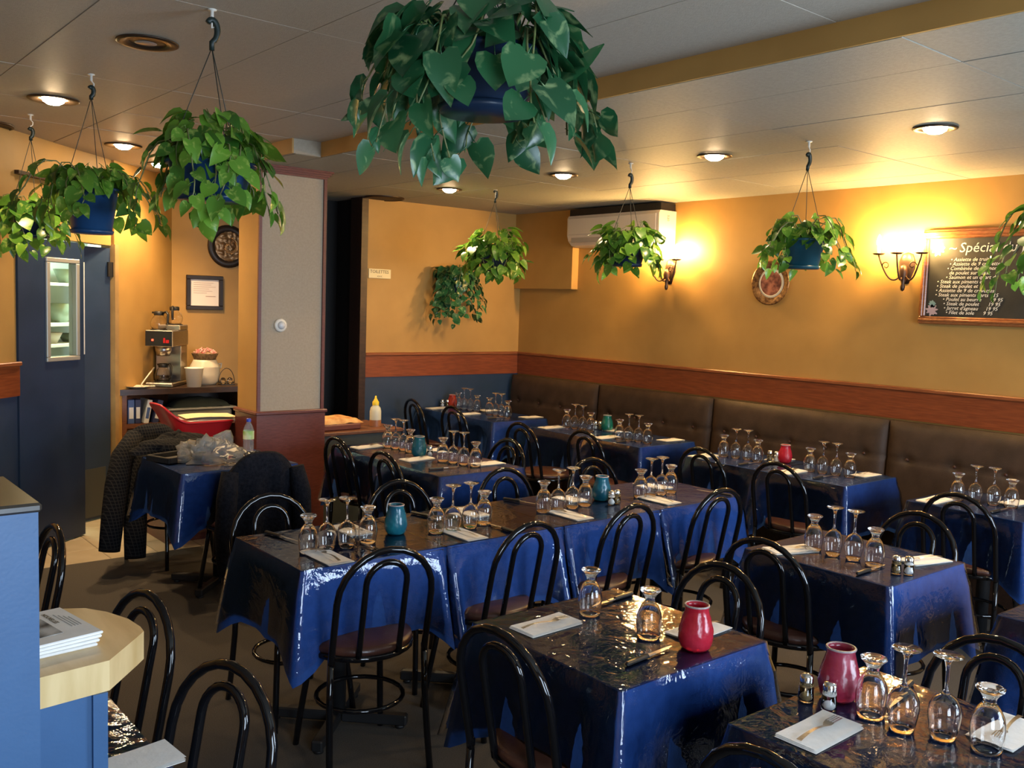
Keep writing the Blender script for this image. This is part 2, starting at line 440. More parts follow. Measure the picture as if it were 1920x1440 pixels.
for k, (x, z, r, h) in enumerate(((-.3,1.292,.11,.09),(.05,1.292,.12,.07),(.4,1.292,.1,.1),(-.15,1.462,.12,.16),(.25,1.462,.13,.2),(.0,1.792,.12,.12),(.35,1.792,.1,.14))):
    q = obj('stacked_dish', MB().lathe([(0,0),(r*.6,0),(r,h),(r*.94,h),(r*.5,.01),(0,.01)], 18), KD if k % 2 else WHITEP,
            None, tuple(dg(-.3+x, 3.86, z)))
    tag(q, ['left', 'middle', 'right', 'left', 'right', 'left', 'right'][k] + ' dish stack on the ' + ['low', 'low', 'low', 'middle', 'middle', 'upper', 'upper'][k] + ' kitchen shelf behind the door pane', 'dish', 'dishes on the kitchen shelves')
area('kitchen_light', tuple(dg(-.8, 3.45, 2.7)), (0, 0, R(45)), 1.2, .3, 130, (.75, 1, .85))

# ------------------------------------------------------------------ banquette
def banquette(y1, y0, label):
    W = y1-y0
    b = thing('banquette', label, 'bench seat', (XW-.02, (y0+y1)/2, 0), 0, 'brown banquette sections along the right wall')
    nb = max(3, round(W/.31)); bz = .80
    bx = [(-W/2 + W*(i+.5)/nb) for i in range(nb)]
    def fn(u, v):
        y = -W/2 + .004 + (W-.008)*u; z = .44 + .605*v
        e = min(u, 1-u)*W; ev = min(v, 1-v)*.6
        dep = .075 + .04*(1-math.exp(-e/.03))*(1-math.exp(-ev/.03))
        for q in bx:
            d = math.hypot(y-q, (z-bz)); dep -= .022*math.exp(-(d/.03)**2)
        dep -= .008*math.exp(-((z-bz)/.012)**2)
        dep -= .003*noise.noise(Vector((y*9, z*9, y0)))
        return (-dep - .06*(1-v)*.6, y, z)
    mb = MB().grid(64, 30, fn)
    mb.box(-.06, 0, -W/2+.004, W/2-.004, .44, 1.04)
    obj('backrest', mb, BANQ, b)
    for q in bx:
        obj('button', MB().lathe([(0,.006),(.008,.004),(.011,0),(0,-.004)], 10, Matrix.Translation((-.108-.02*.6, q, bz)) @ Matrix.Rotation(R(-90), 4, 'Y')), VINYL, b)
    def sf(u, v):
        y = -W/2 + .004 + (W-.008)*u; a = PI*v
        x = -.30 - .24*math.cos(a) if False else -.54 + .46*v
        e = min(u, 1-u)*W; ev = min(v, 1-v)*.46
        return (x, y, .40 + .07*(1-math.exp(-e/.02))*(1-math.exp(-ev/.025)))
    obj('seat', MB().grid(20, 16, sf).box(-.54, -.08, -W/2+.004, W/2-.004, .32, .40), BANQ, b)
    obj('plinth', MB().box(-.48, -.05, -W/2+.004, W/2-.004, 0, .32), DARKW, b)
    return b
banquette(1.06, -.168, 'brown banquette section in the far corner by the blue dado')
banquette(-.172, -1.454, 'brown tufted banquette section behind the table with green jar')
banquette(-1.458, -2.93, 'brown tufted banquette section behind the banquette table with small red jar')
banquette(-2.934, -4.5, 'brown tufted banquette section at the right edge of the photo')

# ------------------------------------------------------------------ tables, cloths, covers
def cloth_fn(x0, x1, y0, y1, drop, flare, ins, seed, off=0.0, cdrop=.34):
    """ins: sides ('l','r','f','b') that meet another table and hang straight."""
    r = .018
    pts = []                                       # perimeter samples: base point, normal, corner weight
    hx, hy = (x1-x0)/2, (y1-y0)/2
    cx, cy = (x0+x1)/2, (y0+y1)/2
    n = 14
    sides = [((-hx,-hy),(hx,-hy),(0,-1),'f'),((hx,-hy),(hx,hy),(1,0),'r'),((hx,hy),(-hx,hy),(0,1),'b'),((-hx,hy),(-hx,-hy),(-1,0),'l')]
    for a, b, nn, s in sides:
        L = math.hypot(b[0]-a[0], b[1]-a[1])
        for k in range(n):
            t = k/n; tt = t + .13*math.sin(2*PI*t)*-.6     # denser at the corners
            d = min(tt, 1-tt)*L
            pts.append((a[0]+(b[0]-a[0])*tt, a[1]+(b[1]-a[1])*tt, nn, s, math.exp(-(d/.07)**2), tt, L))
    out = []
    prev = {'f':'l','r':'f','b':'r','l':'b'}; nxt = {'f':'r','r':'b','b':'l','l':'f'}
    nrm = {'f':(0,-1),'r':(1,0),'b':(0,1),'l':(-1,0)}
    for x, y, nn, s, c, tt, L in pts:
        o = prev[s] if tt < .5 else nxt[s]
        on = nrm[o]
        wgt = c*.5 if o not in ins else 0
        dx, dy = nn[0]*(1-wgt)+on[0]*wgt, nn[1]*(1-wgt)+on[1]*wgt
        if s in ins: dx, dy = (on[0]*c*.3 if o not in ins else 0), (on[1]*c*.3 if o not in ins else 0)
        out.append((x+cx, y+cy, dx, dy, c, s, tt, L))
    return out
def cloth_mesh(x0, x1, y0, y1, ins, drop, seed, off, cdrop, flare, amp):
    P = cloth_fn(x0, x1, y0, y1, drop, flare, ins, seed, off, cdrop)
    rows = 8; n = len(P); mb = MB(); vs = []; fs = []
    cx, cy = (x0+x1)/2, (y0+y1)/2
    z0 = TOP + .002 + off
    for j in range(rows+1):
        t = j/rows
        for (x, y, dx, dy, c, s, tt, L) in P:
            if j == 0:
                vs.append((x - .006*dx, y - .006*dy, z0)); continue
            tin = s in ins
            D = drop*(1 + cdrop*c) * (1 if not tin else (.55 + .45*c))
            rip = math.sin(tt*L*21 + seed*1.7) + .6*math.sin(tt*L*43 + seed)
            out_ = .005 + off + (0 if tin and c < .2 else 1)*t*(flare*c + (amp*rip + .012)*(.3 + t)*(0.25 if tin else 1))
            z = z0 - .004 - D*(t**1.05)
            if j == 1: out_ = .006 + off
            vs.append((x + dx*out_, y + dy*out_, z))
    for j in range(rows):
        for k in range(n):
            l = (k+1) % n
            fs.append((j*n+k, (j+1)*n+k, (j+1)*n+l, j*n+l))
    mb.add(vs, fs, True)
    # top
    b = len(mb.v)
    mb.add([(x - .006*dx, y - .006*dy, z0) for (x, y, dx, dy, *_r) in P], [tuple(range(n))], False)
    return mb
LEGS = {}
def table(x0, x1, y0, y1, label, lcloth, ins='', seed=0, drop=.30, cover=True):
    cx, cy = (x0+x1)/2, (y0+y1)/2
    t = thing('dining_table', label, 'table', (cx, cy, 0), 0)
    hx, hy = (x1-x0)/2, (y1-y0)/2
    obj('tabletop', MB().box(-hx+.004, hx-.004, -hy+.004, hy-.004, TOP-.03, TOP, bev=.004), DARKW, t)
    if 'me' not in LEGS:
        LEGS['me'] = MB().tube([(0,0,.05),(0,0,TOP-.03)], .034, 12).mesh('column', IRON)
        LEGS['ft'] = MB().box(.02, .29, -.022, .022, .012, .055, bev=.006).lathe([(0,0),(.02,0),(.018,.012),(0,.012)], 10, Matrix.Translation((.26,0,0))).mesh('foot', IRON)
        LEGS['pl'] = MB().box(-.17, .17, -.17, .17, TOP-.04, TOP-.03).mesh('mounting_plate', IRON)
    obj('column', LEGS['me'], None, t); obj('mounting_plate', LEGS['pl'], None, t)
    for k in range(4):
        obj('foot', LEGS['ft'], None, t, (0,0,0), (0, 0, R(45+90*k)))
    cl = obj('tablecloth', cloth_mesh(x0, x1, y0, y1, ins, drop, seed, 0, .32, .085, .006), CLOTH)
    tag(cl, lcloth, 'tablecloth')
    if cover:
        cv = obj('clear_cover', cloth_mesh(x0, x1, y0, y1, ins, drop*.93, seed+3, .004, .30, .10, .007), COVER, cl)
        cv['label'] = 'clear vinyl cover over the cloth'
    return t
A0, AW, AF, AB = -3.611, .6455, -3.1135, -2.535
NA = ['leftmost', 'second from left', 'third from left', 'rightmost']
TP = {}     # short phrases naming each table
for k in range(4):
    TP['A%d' % (k+1)] = ["long row's leftmost table", "long row's second table from left", "long row's third table from left", "long row's rightmost table"][k]
    table(A0+AW*k, A0+AW*(k+1), AF, AB, 'square pedestal table under blue cloth, %s' % TP['A%d' % (k+1)],
          'blue tablecloth on %s' % TP['A%d' % (k+1)], ('r' if k < 3 else '') + ('l' if k else ''), k)
def T1(key, box, phrase, ins='', seed=0, **kw):
    TP[key] = phrase
    table(*box, 'pedestal dining table under blue cloth, %s' % phrase, 'blue tablecloth hanging over %s' % phrase, ins, seed, **kw)
T1('B', (-3.43, -2.797, -4.519, -3.885), 'foreground table with big red jar', seed=5)
T1('C', (-1.941, -1.348, -4.447, -3.80), 'lone table right of centre', seed=6)
T1('D', (-3.355, -2.735, -5.42, -4.79), 'bottom right table with pinkish jar', seed=7)
T1('E', (-1.93, -1.32, -5.43, -4.81), 'cut off lower right table', seed=8)
T1('J', (-3.30, -2.60, -1.10, -.45), 'cluttered table left of pillar', seed=9)
T1('F1', (-2.12, -1.49, -1.245, -.62), 'far table right of pillar', 'f', 10)
T1('F2', (-2.12, -1.49, -1.87, -1.245), 'near table right of pillar', 'b', 11)
T1('G1', (-.31, .30, .52, 1.06), 'farthest table by blue dado', 'f', 12)
T1('G2', (-.31, .30, -.08, .52), 'second farthest table in back corner', 'b', 13)
T1('H1', (-.225, .385, -1.05, -.45), 'banquette table holding green jar', 'f', 14)
T1('H2', (-.225, .385, -1.65, -1.05), 'banquette table right of green jar', 'b', 15)
T1('I1', (-.255, .33, -2.67, -2.07), 'banquette table holding small red jar', 'f', 16)
T1('I2', (-.255, .33, -3.27, -2.67), 'banquette table right of small red jar', 'b', 17)
T1('K1', (-.32, .30, -4.27, -3.66), 'rightmost banquette table', '', 18)
T1('L', (-5.08, -4.47, -4.245, -3.66), 'table under pale bar top', seed=20)

# ------------------------------------------------------------------ chairs
def hoop(hw, ztop, zs, ys, lean, flare=0.0):
    """up one side, over the arch, down the other; leaning back above the seat"""
    pts = []
    rz = hw
    n = 12
    zc = ztop - rz
    for i in range(6):
        z = zs + (zc-zs)*i/6
        pts.append((-hw - flare*math.sin(PI*i/6)*.0, 0, z))
    for i in range(n+1):
        a = PI - PI*i/n
        pts.append((hw*math.cos(a), 0, zc + rz*math.sin(a)))
    for i in range(6):
        z = zc - (zc-zs)*(i+1)/6
        pts.append((hw, 0, z))
    return [(x, ys - lean*max(0, z-.45), z) for x, y, z in pts]
def make_chair(label):
    c = thing('bistro_chair', label, 'chair')
    r = .0125
    obj('back_frame', MB().tube(hoop(.182, .862, .44, -.19, .20), r, 10), BLACKM, c)
    obj('inner_hoop', MB().tube(hoop(.078, .815, .455, -.188, .20), r*.92, 10), BLACKM, c)
    obj('seat', MB().lathe([(0,.452),(.18,.45),(.196,.455),(.203,.467),(.2,.48),(.185,.488),(.12,.494),(0,.496)], 28), VINYL, c)
    obj('seat_ring', MB().lathe([(.17,.434),(.2,.434),(.207,.44),(.207,.452),(.2,.457),(.17,.457),(.17,.434)], 28), BLACKM, c)
    for s in (-1, 1):
        obj('leg', MB().tube([(s*.182,-.19,.47),(s*.186,-.194,.3),(s*.192,-.215,.12),(s*.196,-.235,0)], [r, r, r, r], 10), BLACKM, c)
        obj('leg', MB().tube([(s*.135,.115,.445),(s*.15,.135,.3),(s*.168,.165,.12),(s*.178,.18,0)], r, 10), BLACKM, c)
    n = 24
    ring = [(.163*math.cos(2*PI*k/n), -.022+.163*math.sin(2*PI*k/n), .245) for k in range(n)]
    obj('stretcher_ring', MB().tube(ring, .009, 8, True), BLACKM, c)
    arc = lambda s: [(s*.175, -.19+.0, .40), (s*.17, -.17, .36), (s*.165, -.12, .335)]
    return c
CG = 'black bentwood style chairs of the dining room'
chair0 = None
def chair(x, y, rz, label):
    global chair0
    if chair0 is None:
        chair0 = make_chair(label); chair0['group'] = CG
        chair0.location = (x, y, 0); chair0.rotation_euler = (0, 0, rz); return chair0
    return dup(chair0, (x, y, 0), rz, label, CG)
CH = 'black hoop back chair, brown seat, '
for k, (x, y, a) in enumerate(((-3.36,-3.10,-8),(-2.73,-3.07,4),(-2.11,-3.05,3),(-1.43,-3.03,-2))):
    chair(x, y, R(a), CH + 'near side of ' + TP['A%d' % (k+1)])
for k, (x, y, a) in enumerate(((-3.36,-2.59,180),(-2.70,-2.60,180),(-2.03,-2.59,180),(-1.39,-2.58,176))):
    chair(x, y, R(a), CH + 'far side of ' + TP['A%d' % (k+1)])
FX = R(-90)       # facing +X
BX = R(90)        # facing -X
chair(-1.99, -.93, FX, CH + 'left of ' + TP['F1'])
chair(-2.03, -1.55, FX, CH + 'left of ' + TP['F2'])
chair(-1.58, -1.50, BX, CH + 'right of ' + TP['F2'])
chair(-.25, .80, FX + R(-6), CH + 'left of ' + TP['G1'])
chair(-.25, .22, FX, CH + 'left of ' + TP['G2'])
chair(-.43, -.88, FX, CH + 'left of ' + TP['H1'])
chair(-.30, -1.42, FX, CH + 'left of ' + TP['H2'])
chair(-.18, -2.36, FX, CH + 'left of ' + TP['I1'])
chair(-.22, -2.96, FX, CH + 'left of ' + TP['I2'])
chair(-.20, -4.00, FX, CH + 'left of ' + TP['K1'])
chair(-1.86, -4.00, FX + R(4), CH + 'left of ' + TP['C'])
chair(-1.36, -4.12, BX, CH + 'right of ' + TP['C'])
chair(-3.33, -4.20, FX + R(3), CH + 'left of ' + TP['B'])
chair(-2.82, -4.16, BX, CH + 'right of ' + TP['B'])
chair(-3.33, -5.07, FX, CH + 'left of ' + TP['D'])
chair(-2.78, -5.06, BX, CH + 'right of ' + TP['D'])
chair(-4.515, -3.45, BX + R(9), CH + 'behind the pale rounded bar top')
chair(-4.53, -4.12, BX + R(15), CH + 'at the bottom left beside the bar')
chair(-4.53, -2.44, BX, CH + 'beside the blue half wall near the swing doors')
chF = chair(-2.96, -1.12, 0, 'black chair wearing a dark fleece, before ' + TP['J'])
chP = chair(-2.98, -.12, R(-165), 'black chair carrying a plaid jacket, behind ' + TP['J'])

# ------------------------------------------------------------------ glasses
SEG = 18
goblet = thing('water_goblet', '', 'glass')
gpart = obj('bowl', MB().lathe([(.0325,0),(.0345,.012),(.0375,.035),(.0385,.055),(.0345,.078),(.026,.097),(.017,.108),(0,.110),
        (0,.103),(.015,.101),(.0235,.092),(.032,.076),(.036,.055),(.0352,.035),(.0325,.012),(.0308,.0),(.0325,0)], SEG), GLASS, goblet)
obj('stem', MB().lathe([(0,.1095),(.0165,.1085),(.0135,.114),(.0145,.121),(.0165,.1245),(0,.1245)], SEG), GLASS, goblet)
obj('foot', MB().lathe([(0,.1242),(.0165,.1242),(.021,.132),(.0275,.139),(.0315,.143),(.0315,.146),(.029,.1475),(.012,.145),(0,.1445)], SEG, f=lambda a, z: 1+.03*math.cos(10*a)*(z > .138)), GLASS, goblet)
wine = thing('wine_glass', '', 'glass')
obj('bowl', MB().lathe([(.0275,0),(.031,.015),(.0355,.04),(.0375,.058),(.0345,.078),(.025,.095),(.012,.104),(0,.106),
        (0,.103),(.010,.101),(.0232,.0925),(.0328,.0765),(.036,.058),(.034,.04),(.0295,.015),(.0262,0),(.0275,0)], SEG), GLASS, wine)
obj('stem', MB().lathe([(0,.1055),(.011,.1042),(.0052,.114),(.0040,.135),(.0042,.165),(.007,.181),(.0105,.187),(0,.187)], SEG), GLASS, wine)
obj('foot', MB().lathe([(0,.1868),(.0105,.1868),(.02,.1915),(.033,.1955),(.0345,.1975),(.033,.199),(0,.1995)], SEG), GLASS, wine)
GUSED = {}
def place(proto, key, x, y, label, group, rz=0.0, z=None):
    z = TOP + .0075 if z is None else z
    if key not in GUSED:
        GUSED[key] = 1
        proto.location = (x, y, z); proto.rotation_euler = (0, 0, rz)
        tag(proto, label, None, group); return proto
    return dup(proto, (x, y, z), rz, label, group)
GL = {'A1':[(-3.475,-2.905),(-3.395,-2.905),(-3.312,-2.915),(-3.205,-2.895)],
 'A2':[(-2.875,-2.905),(-2.80,-2.92),(-2.70,-2.915),(-2.605,-2.89)],
 'A3':[(-2.215,-2.85),(-2.135,-2.865),(-2.035,-2.86),(-1.94,-2.85)],
 'A4':[(-1.55,-2.86),(-1.47,-2.86),(-1.385,-2.86),(-1.30,-2.85)],
 'B':[(-3.075,-4.04),(-3.075,-4.29)],
 'C':[(-1.72,-3.985),(-1.72,-4.075),(-1.71,-4.16),(-1.72,-4.255)],
 'D':[(-3.03,-4.975),(-3.04,-5.06),(-3.0,-5.14),(-2.98,-5.23)],
 'F1':[(-1.80,-.81),(-1.79,-.89),(-1.78,-.97),(-1.785,-1.06)],
 'F2':[(-1.81,-1.46),(-1.79,-1.54),(-1.77,-1.62),(-1.74,-1.70)],
 'G1':[(.02,.86),(.02,.77),(.03,.69),(.04,.60)],
 'G2':[(.01,.38),(.01,.295),(.01,.21),(0,.11)],
 'H1':[(.03,-.61),(.04,-.695),(.045,-.78),(.05,-.865)],
 'H2':[(-.06,-1.285),(-.05,-1.37),(-.035,-1.455),(-.03,-1.54)],
 'I1':[(-.01,-2.21),(.01,-2.295),(.025,-2.38),(.01,-2.47)],
 'I2':[(.01,-2.86),(.02,-2.945),(.03,-3.03),(.045,-3.115)],
 'K1':[(-.06,-3.815),(-.04,-3.90),(-.015,-3.985),(0,-4.07)]}
PW = ['left end of four', 'second of four', 'third of four', 'right end of four']
for key, ps in GL.items():
    for i, (x, y) in enumerate(ps):
        if key == 'B':
            place(goblet, 'g', x, y, 'upturned water goblet, %s, %s' % (['farther from the jar', 'beside the jar'][i], TP[key]), 'upturned glasses on the tables', rnd.uniform(0, 3))
        elif i in (0, 3):
            place(goblet, 'g', x, y, 'upturned short water goblet, %s, %s' % (PW[i], TP[key]), 'upturned glasses on the tables', rnd.uniform(0, 3))
        else:
            place(wine, 'w', x, y, 'upturned stemmed wine glass, %s, %s' % (PW[i], TP[key]), 'upturned glasses on the tables', rnd.uniform(0, 3))

# ------------------------------------------------------------------ napkins, forks, knives
ZT = TOP + .0075
def napkin_mb():
    mb = MB()
    for k in range(3):
        def fn(u, v, k=k):
            x = (-.105 + .21*u)*(1-.01*k); y = (-.054 + .108*v)*(1-.015*k)
            return (x + .003*k, y + .002*k, .0012 + .0016*k + .0022*u*u*(k == 2) + .0010*math.sin(5*u+k)*v)
        mb.grid(6, 5, fn)
    mb.box(-.104, .104, -.053, .053, 0, .0012)
    return mb
NPM = napkin_mb().mesh('napkin', NAPKIN)
napc = [0]
def fork_mb():
    mb = MB()
    def hf(u, v):
        x = -.095 + .115*u; w = .0038 + .0028*abs(1-u*1.4)**1.5
        return (x, w*(2*v-1), .004 + .006*math.sin(PI*u))
    mb.grid(8, 3, hf)
    def pf(u, v):
        x = .02 + .025*u; w = .004 + .0075*min(1, u*1.6)
        return (x, w*(2*v-1), .004 + .004*u*u)
    mb.grid(5, 3, pf)
    return mb
FHM = fork_mb()
FTM = MB()
for k in range(4):
    y = -.0096 + .0064*k
    FTM.box(.045, .085, y-.0015, y+.0015, .0072, .0088)
FKM = FHM.mesh('handle', STEEL); FTMe = FTM.mesh('tines', STEEL)
KHM = MB().box(-.11, -.01, -.0075, .0075, 0, .012, bev=.004).mesh('handle', BLACKP)
def kb(u, v):
    return (-.01 + .115*u, (-.0075 + .015*v)*(1-.75*u**3), .006)
KBM = MB().grid(8, 3, kb).box(-.012, .02, -.005, .005, .004, .008).mesh('blade', STEEL)
def napkin(key, x, y, rz, where, fork=True):
    n = obj('napkin', NPM, None, None, (x, y, ZT), (0, 0, rz))
    tag(n, 'white paper napkin at %s of %s' % (where, TP[key]), 'napkin', 'napkins laid on the tables')
    if fork:
        f = thing('fork', 'steel fork on the napkin at %s of %s' % (where, TP[key]), 'fork', (x, y, ZT + .0072), rz + rnd.uniform(-.12, .12), 'forks on the napkins')
        obj('handle', FKM, None, f); obj('tines', FTMe, None, f)
def knife(key, x, y, rz, where):
    k = thing('knife', 'black handled steak knife at %s of %s' % (where, TP[key]), 'knife', (x, y, ZT), rz, 'knives laid on the tables')
    obj('handle', KHM, None, k); obj('blade', KBM, None, k)
U = R(90)
NAP = [('A1',-3.445,-3.01,U,'near side'),('A2',-2.80,-3.0,U,'near side'),('A3',-2.155,-2.975,U,'near side'),('A4',-1.52,-2.965,U,'near side'),
 ('A1',-3.16,-2.68,-U,'far side'),('A2',-2.53,-2.68,-U,'far side'),('A3',-1.9,-2.68,-U,'far side'),('A4',-1.25,-2.68,-U,'far side'),
 ('B',-3.265,-4.045,.03,'left side'),('B',-2.905,-4.34,PI+.05,'right side'),('C',-1.81,-3.935,-.35,'left side'),('C',-1.475,-4.335,PI-.25,'right side'),
 ('D',-3.22,-4.955,.02,'left side'),('D',-2.84,-5.22,PI,'right side'),
 ('F1',-1.93,-.765,.05,'left side'),('F1',-1.60,-1.08,PI,'right side'),('F2',-1.91,-1.325,.1,'left side'),('F2',-1.62,-1.665,PI,'right side'),
 ('G1',-.17,.93,.1,'left side'),('G1',.18,.60,PI,'right side'),('G2',-.17,.45,0,'left side'),('G2',.20,.03,PI,'right side'),
 ('H1',-.10,-.57,0,'left side'),('H1',.27,-.93,PI,'right side'),('H2',-.10,-1.19,0,'left side'),('H2',.25,-1.52,PI,'right side'),
 ('I1',-.14,-2.145,0,'left side'),('I1',.22,-2.5,PI,'right side'),('I2',-.13,-2.82,0,'left side'),('I2',.2,-3.13,PI,'right side'),
 ('K1',-.20,-3.76,0,'left side'),('K1',.15,-4.03,PI,'right side')]
for a in NAP: napkin(*a)
KN = [('A1',-3.46,-2.65,-U+.2,'far left corner'),('A2',-2.74,-2.66,-U+.25,'far left corner'),('A3',-2.17,-2.64,-U+.3,'far left corner'),
 ('A1',-3.24,-3.0,U,'near side'),('A2',-2.60,-3.0,U,'near side'),('A4',-1.12,-3.0,U+.15,'near right corner'),
 ('B',-2.92,-3.99,PI+.1,'far right corner'),('B',-3.19,-4.40,.1,'near left corner'),('C',-1.80,-4.29,.02,'near left corner'),('D',-2.86,-4.96,PI+.2,'far right corner'),
 ('F2',-1.95,-1.68,-.1,'near left corner'),('G2',-.12,.1,0,'near left corner'),('H2',-.12,-1.42,0,'near left corner'),('I1',-.12,-2.5,0,'near left corner'),('I2',-.12,-3.04,0,'near left corner'),
 ('K1',-.15,-4.08,0,'near left corner')]
for a in KN: knife(*a)

# ------------------------------------------------------------------ candle jars and shakers
def jarmat(name, c1, c2, tr=.35):
    m = noisy(mat(name, c1, .22, Transmission_Weight=tr), c1, c2, 14, 3, bump=.3, bscale=30)
    return m
JT = jarmat('teal_glass', (.01,.12,.20), (.02,.22,.27)); JG = jarmat('green_glass', (.005,.14,.11), (.01,.22,.16))
JR = jarmat('red_glass', (.50,.012,.03), (.62,.03,.06)); JP = jarmat('pinkish_red_glass', (.34,.02,.05), (.45,.06,.11)); JO = jarmat('orange_red_glass', (.40,.03,.015), (.48,.05,.02))
WAX = mat('wax', (.7,.6,.5), .5, Subsurface_Weight=.0)
RIMM = mat('frosted_rim', (.5,.42,.42), .25, Transmission_Weight=.4)
def jar(x, y, m, label, s=1.0):
    j = thing('candle_jar', label, 'candle holder', (x, y, ZT), rnd.uniform(0, 3), 'coloured glass candle jars')
    f = lambda a, z: 1 + .035*math.sin(8*a)*math.sin(190*z) * (1 if z < .10 else 0)
    pr = [(0,0),(.034,0),(.041,.008),(.045,.018),(.0475,.03),(.0482,.04),(.0475,.05),(.046,.06),(.0435,.07),(.041,.08),(.038,.09),(.035,.10),(.032,.112),(.034,.12),(.034,.123),(.0295,.123),(.0285,.112),(.037,.078),(.043,.05),(.043,.03),(.034,.012),(0,.01)]
    obj('body', MB().lathe([(r*s, z*s) for r, z in pr], 40, f=f), m, j)
    obj('rim', MB().tube([(.0325*s*math.cos(2*PI*k/24), .0325*s*math.sin(2*PI*k/24), .122*s) for k in range(24)], .003*s, 8, True), RIMM, j)
    obj('candle', MB().lathe([(0,.012),(.02,.012),(.02,.03),(0,.03)], 14), WAX, j)
jar(-3.03, -2.83, JT, 'teal glass candle jar on the long row, left one of two')
jar(-1.775, -2.80, JT, 'teal glass candle jar on the long row, right one of two')
jar(-1.825, -1.22, JT, 'blue teal candle jar on the table pair right of the pillar', 1.02)
jar(.20, -.90, JG, 'green glass candle jar on the banquette table')
jar(.16, -2.58, JR, 'small red candle jar on the banquette table', .95)
jar(-3.03, -4.43, JR, 'big bright red candle jar on the foreground table', 1.05)
jar(-3.0, -4.87, JP, 'pinkish red candle jar behind shakers at the bottom right', 1.08)
jar(.03, .97, JO, 'orange red candle jar on the farthest table', .95)
SALT = mat('salt', (.8,.8,.78), .8); PEPPER = noisy(mat('pepper', (.2,.13,.04), .8), (.1,.06,.02), (.32,.22,.08), 120, 2)
def shaker(x, y, salt, label, s=1.0):
    k = thing('salt_shaker' if salt else 'pepper_shaker', label, 'shaker', (x, y, ZT), 0, 'salt and pepper shakers')
    obj('jar', MB().lathe([(0,0),(.019*s,0),(.0195*s,.01),(.016*s,.052*s),(.0148*s,.052*s),(.0178*s,.012),(.017*s,.003),(0,.003)], 12), GLASS, k)
    obj('contents', MB().lathe([(0,.0032),(.0166*s,.0032),(.0158*s,.042*s),(0,.044*s)], 12), SALT if salt else PEPPER, k)
    obj('cap', MB().lathe([(.0165*s,.05*s),(.0168*s,.062*s),(.013*s,.069*s),(0,.071*s)], 12), CHROME, k)
for x, y, s, l in ((-1.81,-2.905,True,'white salt shaker before the right teal jar'), (-1.765,-2.90,False,'pepper shaker beside the right teal jar'),
    (-1.755,-4.365,False,'pepper shaker on the lone table right of centre'), (-1.725,-4.40,True,'salt shaker on the lone table right of centre'),
    (-3.085,-4.83,False,'pepper shaker left of the pinkish jar'), (-3.085,-4.895,True,'salt shaker in front of the pinkish jar'),
    (.12,-2.49,False,'pepper shaker beside the small red banquette jar'), (.13,-2.535,True,'salt shaker beside the small red banquette jar'),
    (-1.775,-1.27,True,'salt shaker beside the blue teal jar'), (.17,-.80,True,'salt shaker left of the green jar'),
    (.18,-.845,False,'pepper shaker left of the green jar'), (-.04,1.03,True,'salt shaker left of the orange red jar'), (-.01,.99,False,'pepper shaker left of the orange red jar')):
    shaker(x, y, s, l)

# ------------------------------------------------------------------ right wall: lamps, plates, board, air conditioner
BULB = emis('candle_bulb', (1.0, .60, .20), 1700)
SLEEVE = mat('candle_sleeve', (.75,.66,.5), .5)
SCON = mat('aged_bronze', (.075,.045,.03), .4, .7)
def sconce(y, z, label):
    s = thing('wall_sconce', label, 'wall lamp', (XW, y, z), 0, 'three candle wall sconces')
    obj('back_plate', MB().lathe([(0,-.10),(.02,-.095),(.035,-.05),(.055,.0),(.06,.05),(.04,.10),(0,.115)], 14, Matrix.Diagonal((.35,1,1,1)) ), SCON, s)
    obj('finial', MB().lathe([(0,-.15),(.012,-.14),(.016,-.12),(.01,-.10),(.022,-.06),(.03,-.02),(.022,.02),(0,.03)], 12, T(-.045,0,0)), SCON, s)
    for dy, dx in ((.15,-.11),(0,-.15),(-.15,-.11)):
        ex, ey = dx, dy
        pts = []
        for k in range(15):
            t = k/14
            bow = math.sin(PI*t)
            pts.append((-.04 + (ex+.04)*t, ey*t, -.02 - .075*bow + .11*t*t))
        a = obj('arm', MB().tube(pts, .006, 8), SCON, s)
        if dy:
            sp = [( ex + .0, ey*(.62+.0) + math.copysign(.028, ey)*math.cos(q)*(1-q/9), .02 + .028*math.sin(q)*(1-q/9)) for q in [i*.45 for i in range(14)]]
            obj('scroll', MB().tube(sp, .004, 6), SCON, a)
        obj('drip_pan', MB().lathe([(0,0),(.03,.004),(.042,.012),(.04,.014),(.012,.008),(0,.008)], 16, T(ex, ey, .09)), SCON, a)
        obj('sleeve', MB().lathe([(.011,0),(.011,.055),(0,.055)], 12, T(ex, ey, .098)), SLEEVE, a)
        obj('bulb', MB().lathe([(0,0),(.012,.006),(.0165,.026),(.012,.05),(.005,.068),(0,.075)], 12, T(ex, ey, .153)), BULB, a)
sconce(-.86, 2.05, 'three candle bronze wall sconce beside the air conditioner')
sconce(-2.93, 2.06, 'three candle bronze wall sconce left of the chalkboard')
# wall plate
MY = Matrix.Rotation(R(-90), 4, 'Y')
wp = thing('wall_plate', 'round gilt edged wall plate with red picture centre', 'plate', (XW, -1.87, 1.965))
obj('rim', MB().lathe([(0,0),(.10,0),(.165,.022),(.168,.026),(.16,.027),(.115,.012),(.108,.010),(0,.010)], 36, MY), GOLDP, wp)
obj('well', MB().lathe([(.112,.011),(.098,.016),(.094,.014)], 36, MY), CREAM, wp)
obj('picture', MB().lathe([(0,.0135),(.094,.0135)], 32, MY), noisy(mat('red_picture', (.22,.05,.04), .3), (.10,.025,.02), (.42,.16,.1), 26, 4), wp)
ph = noise
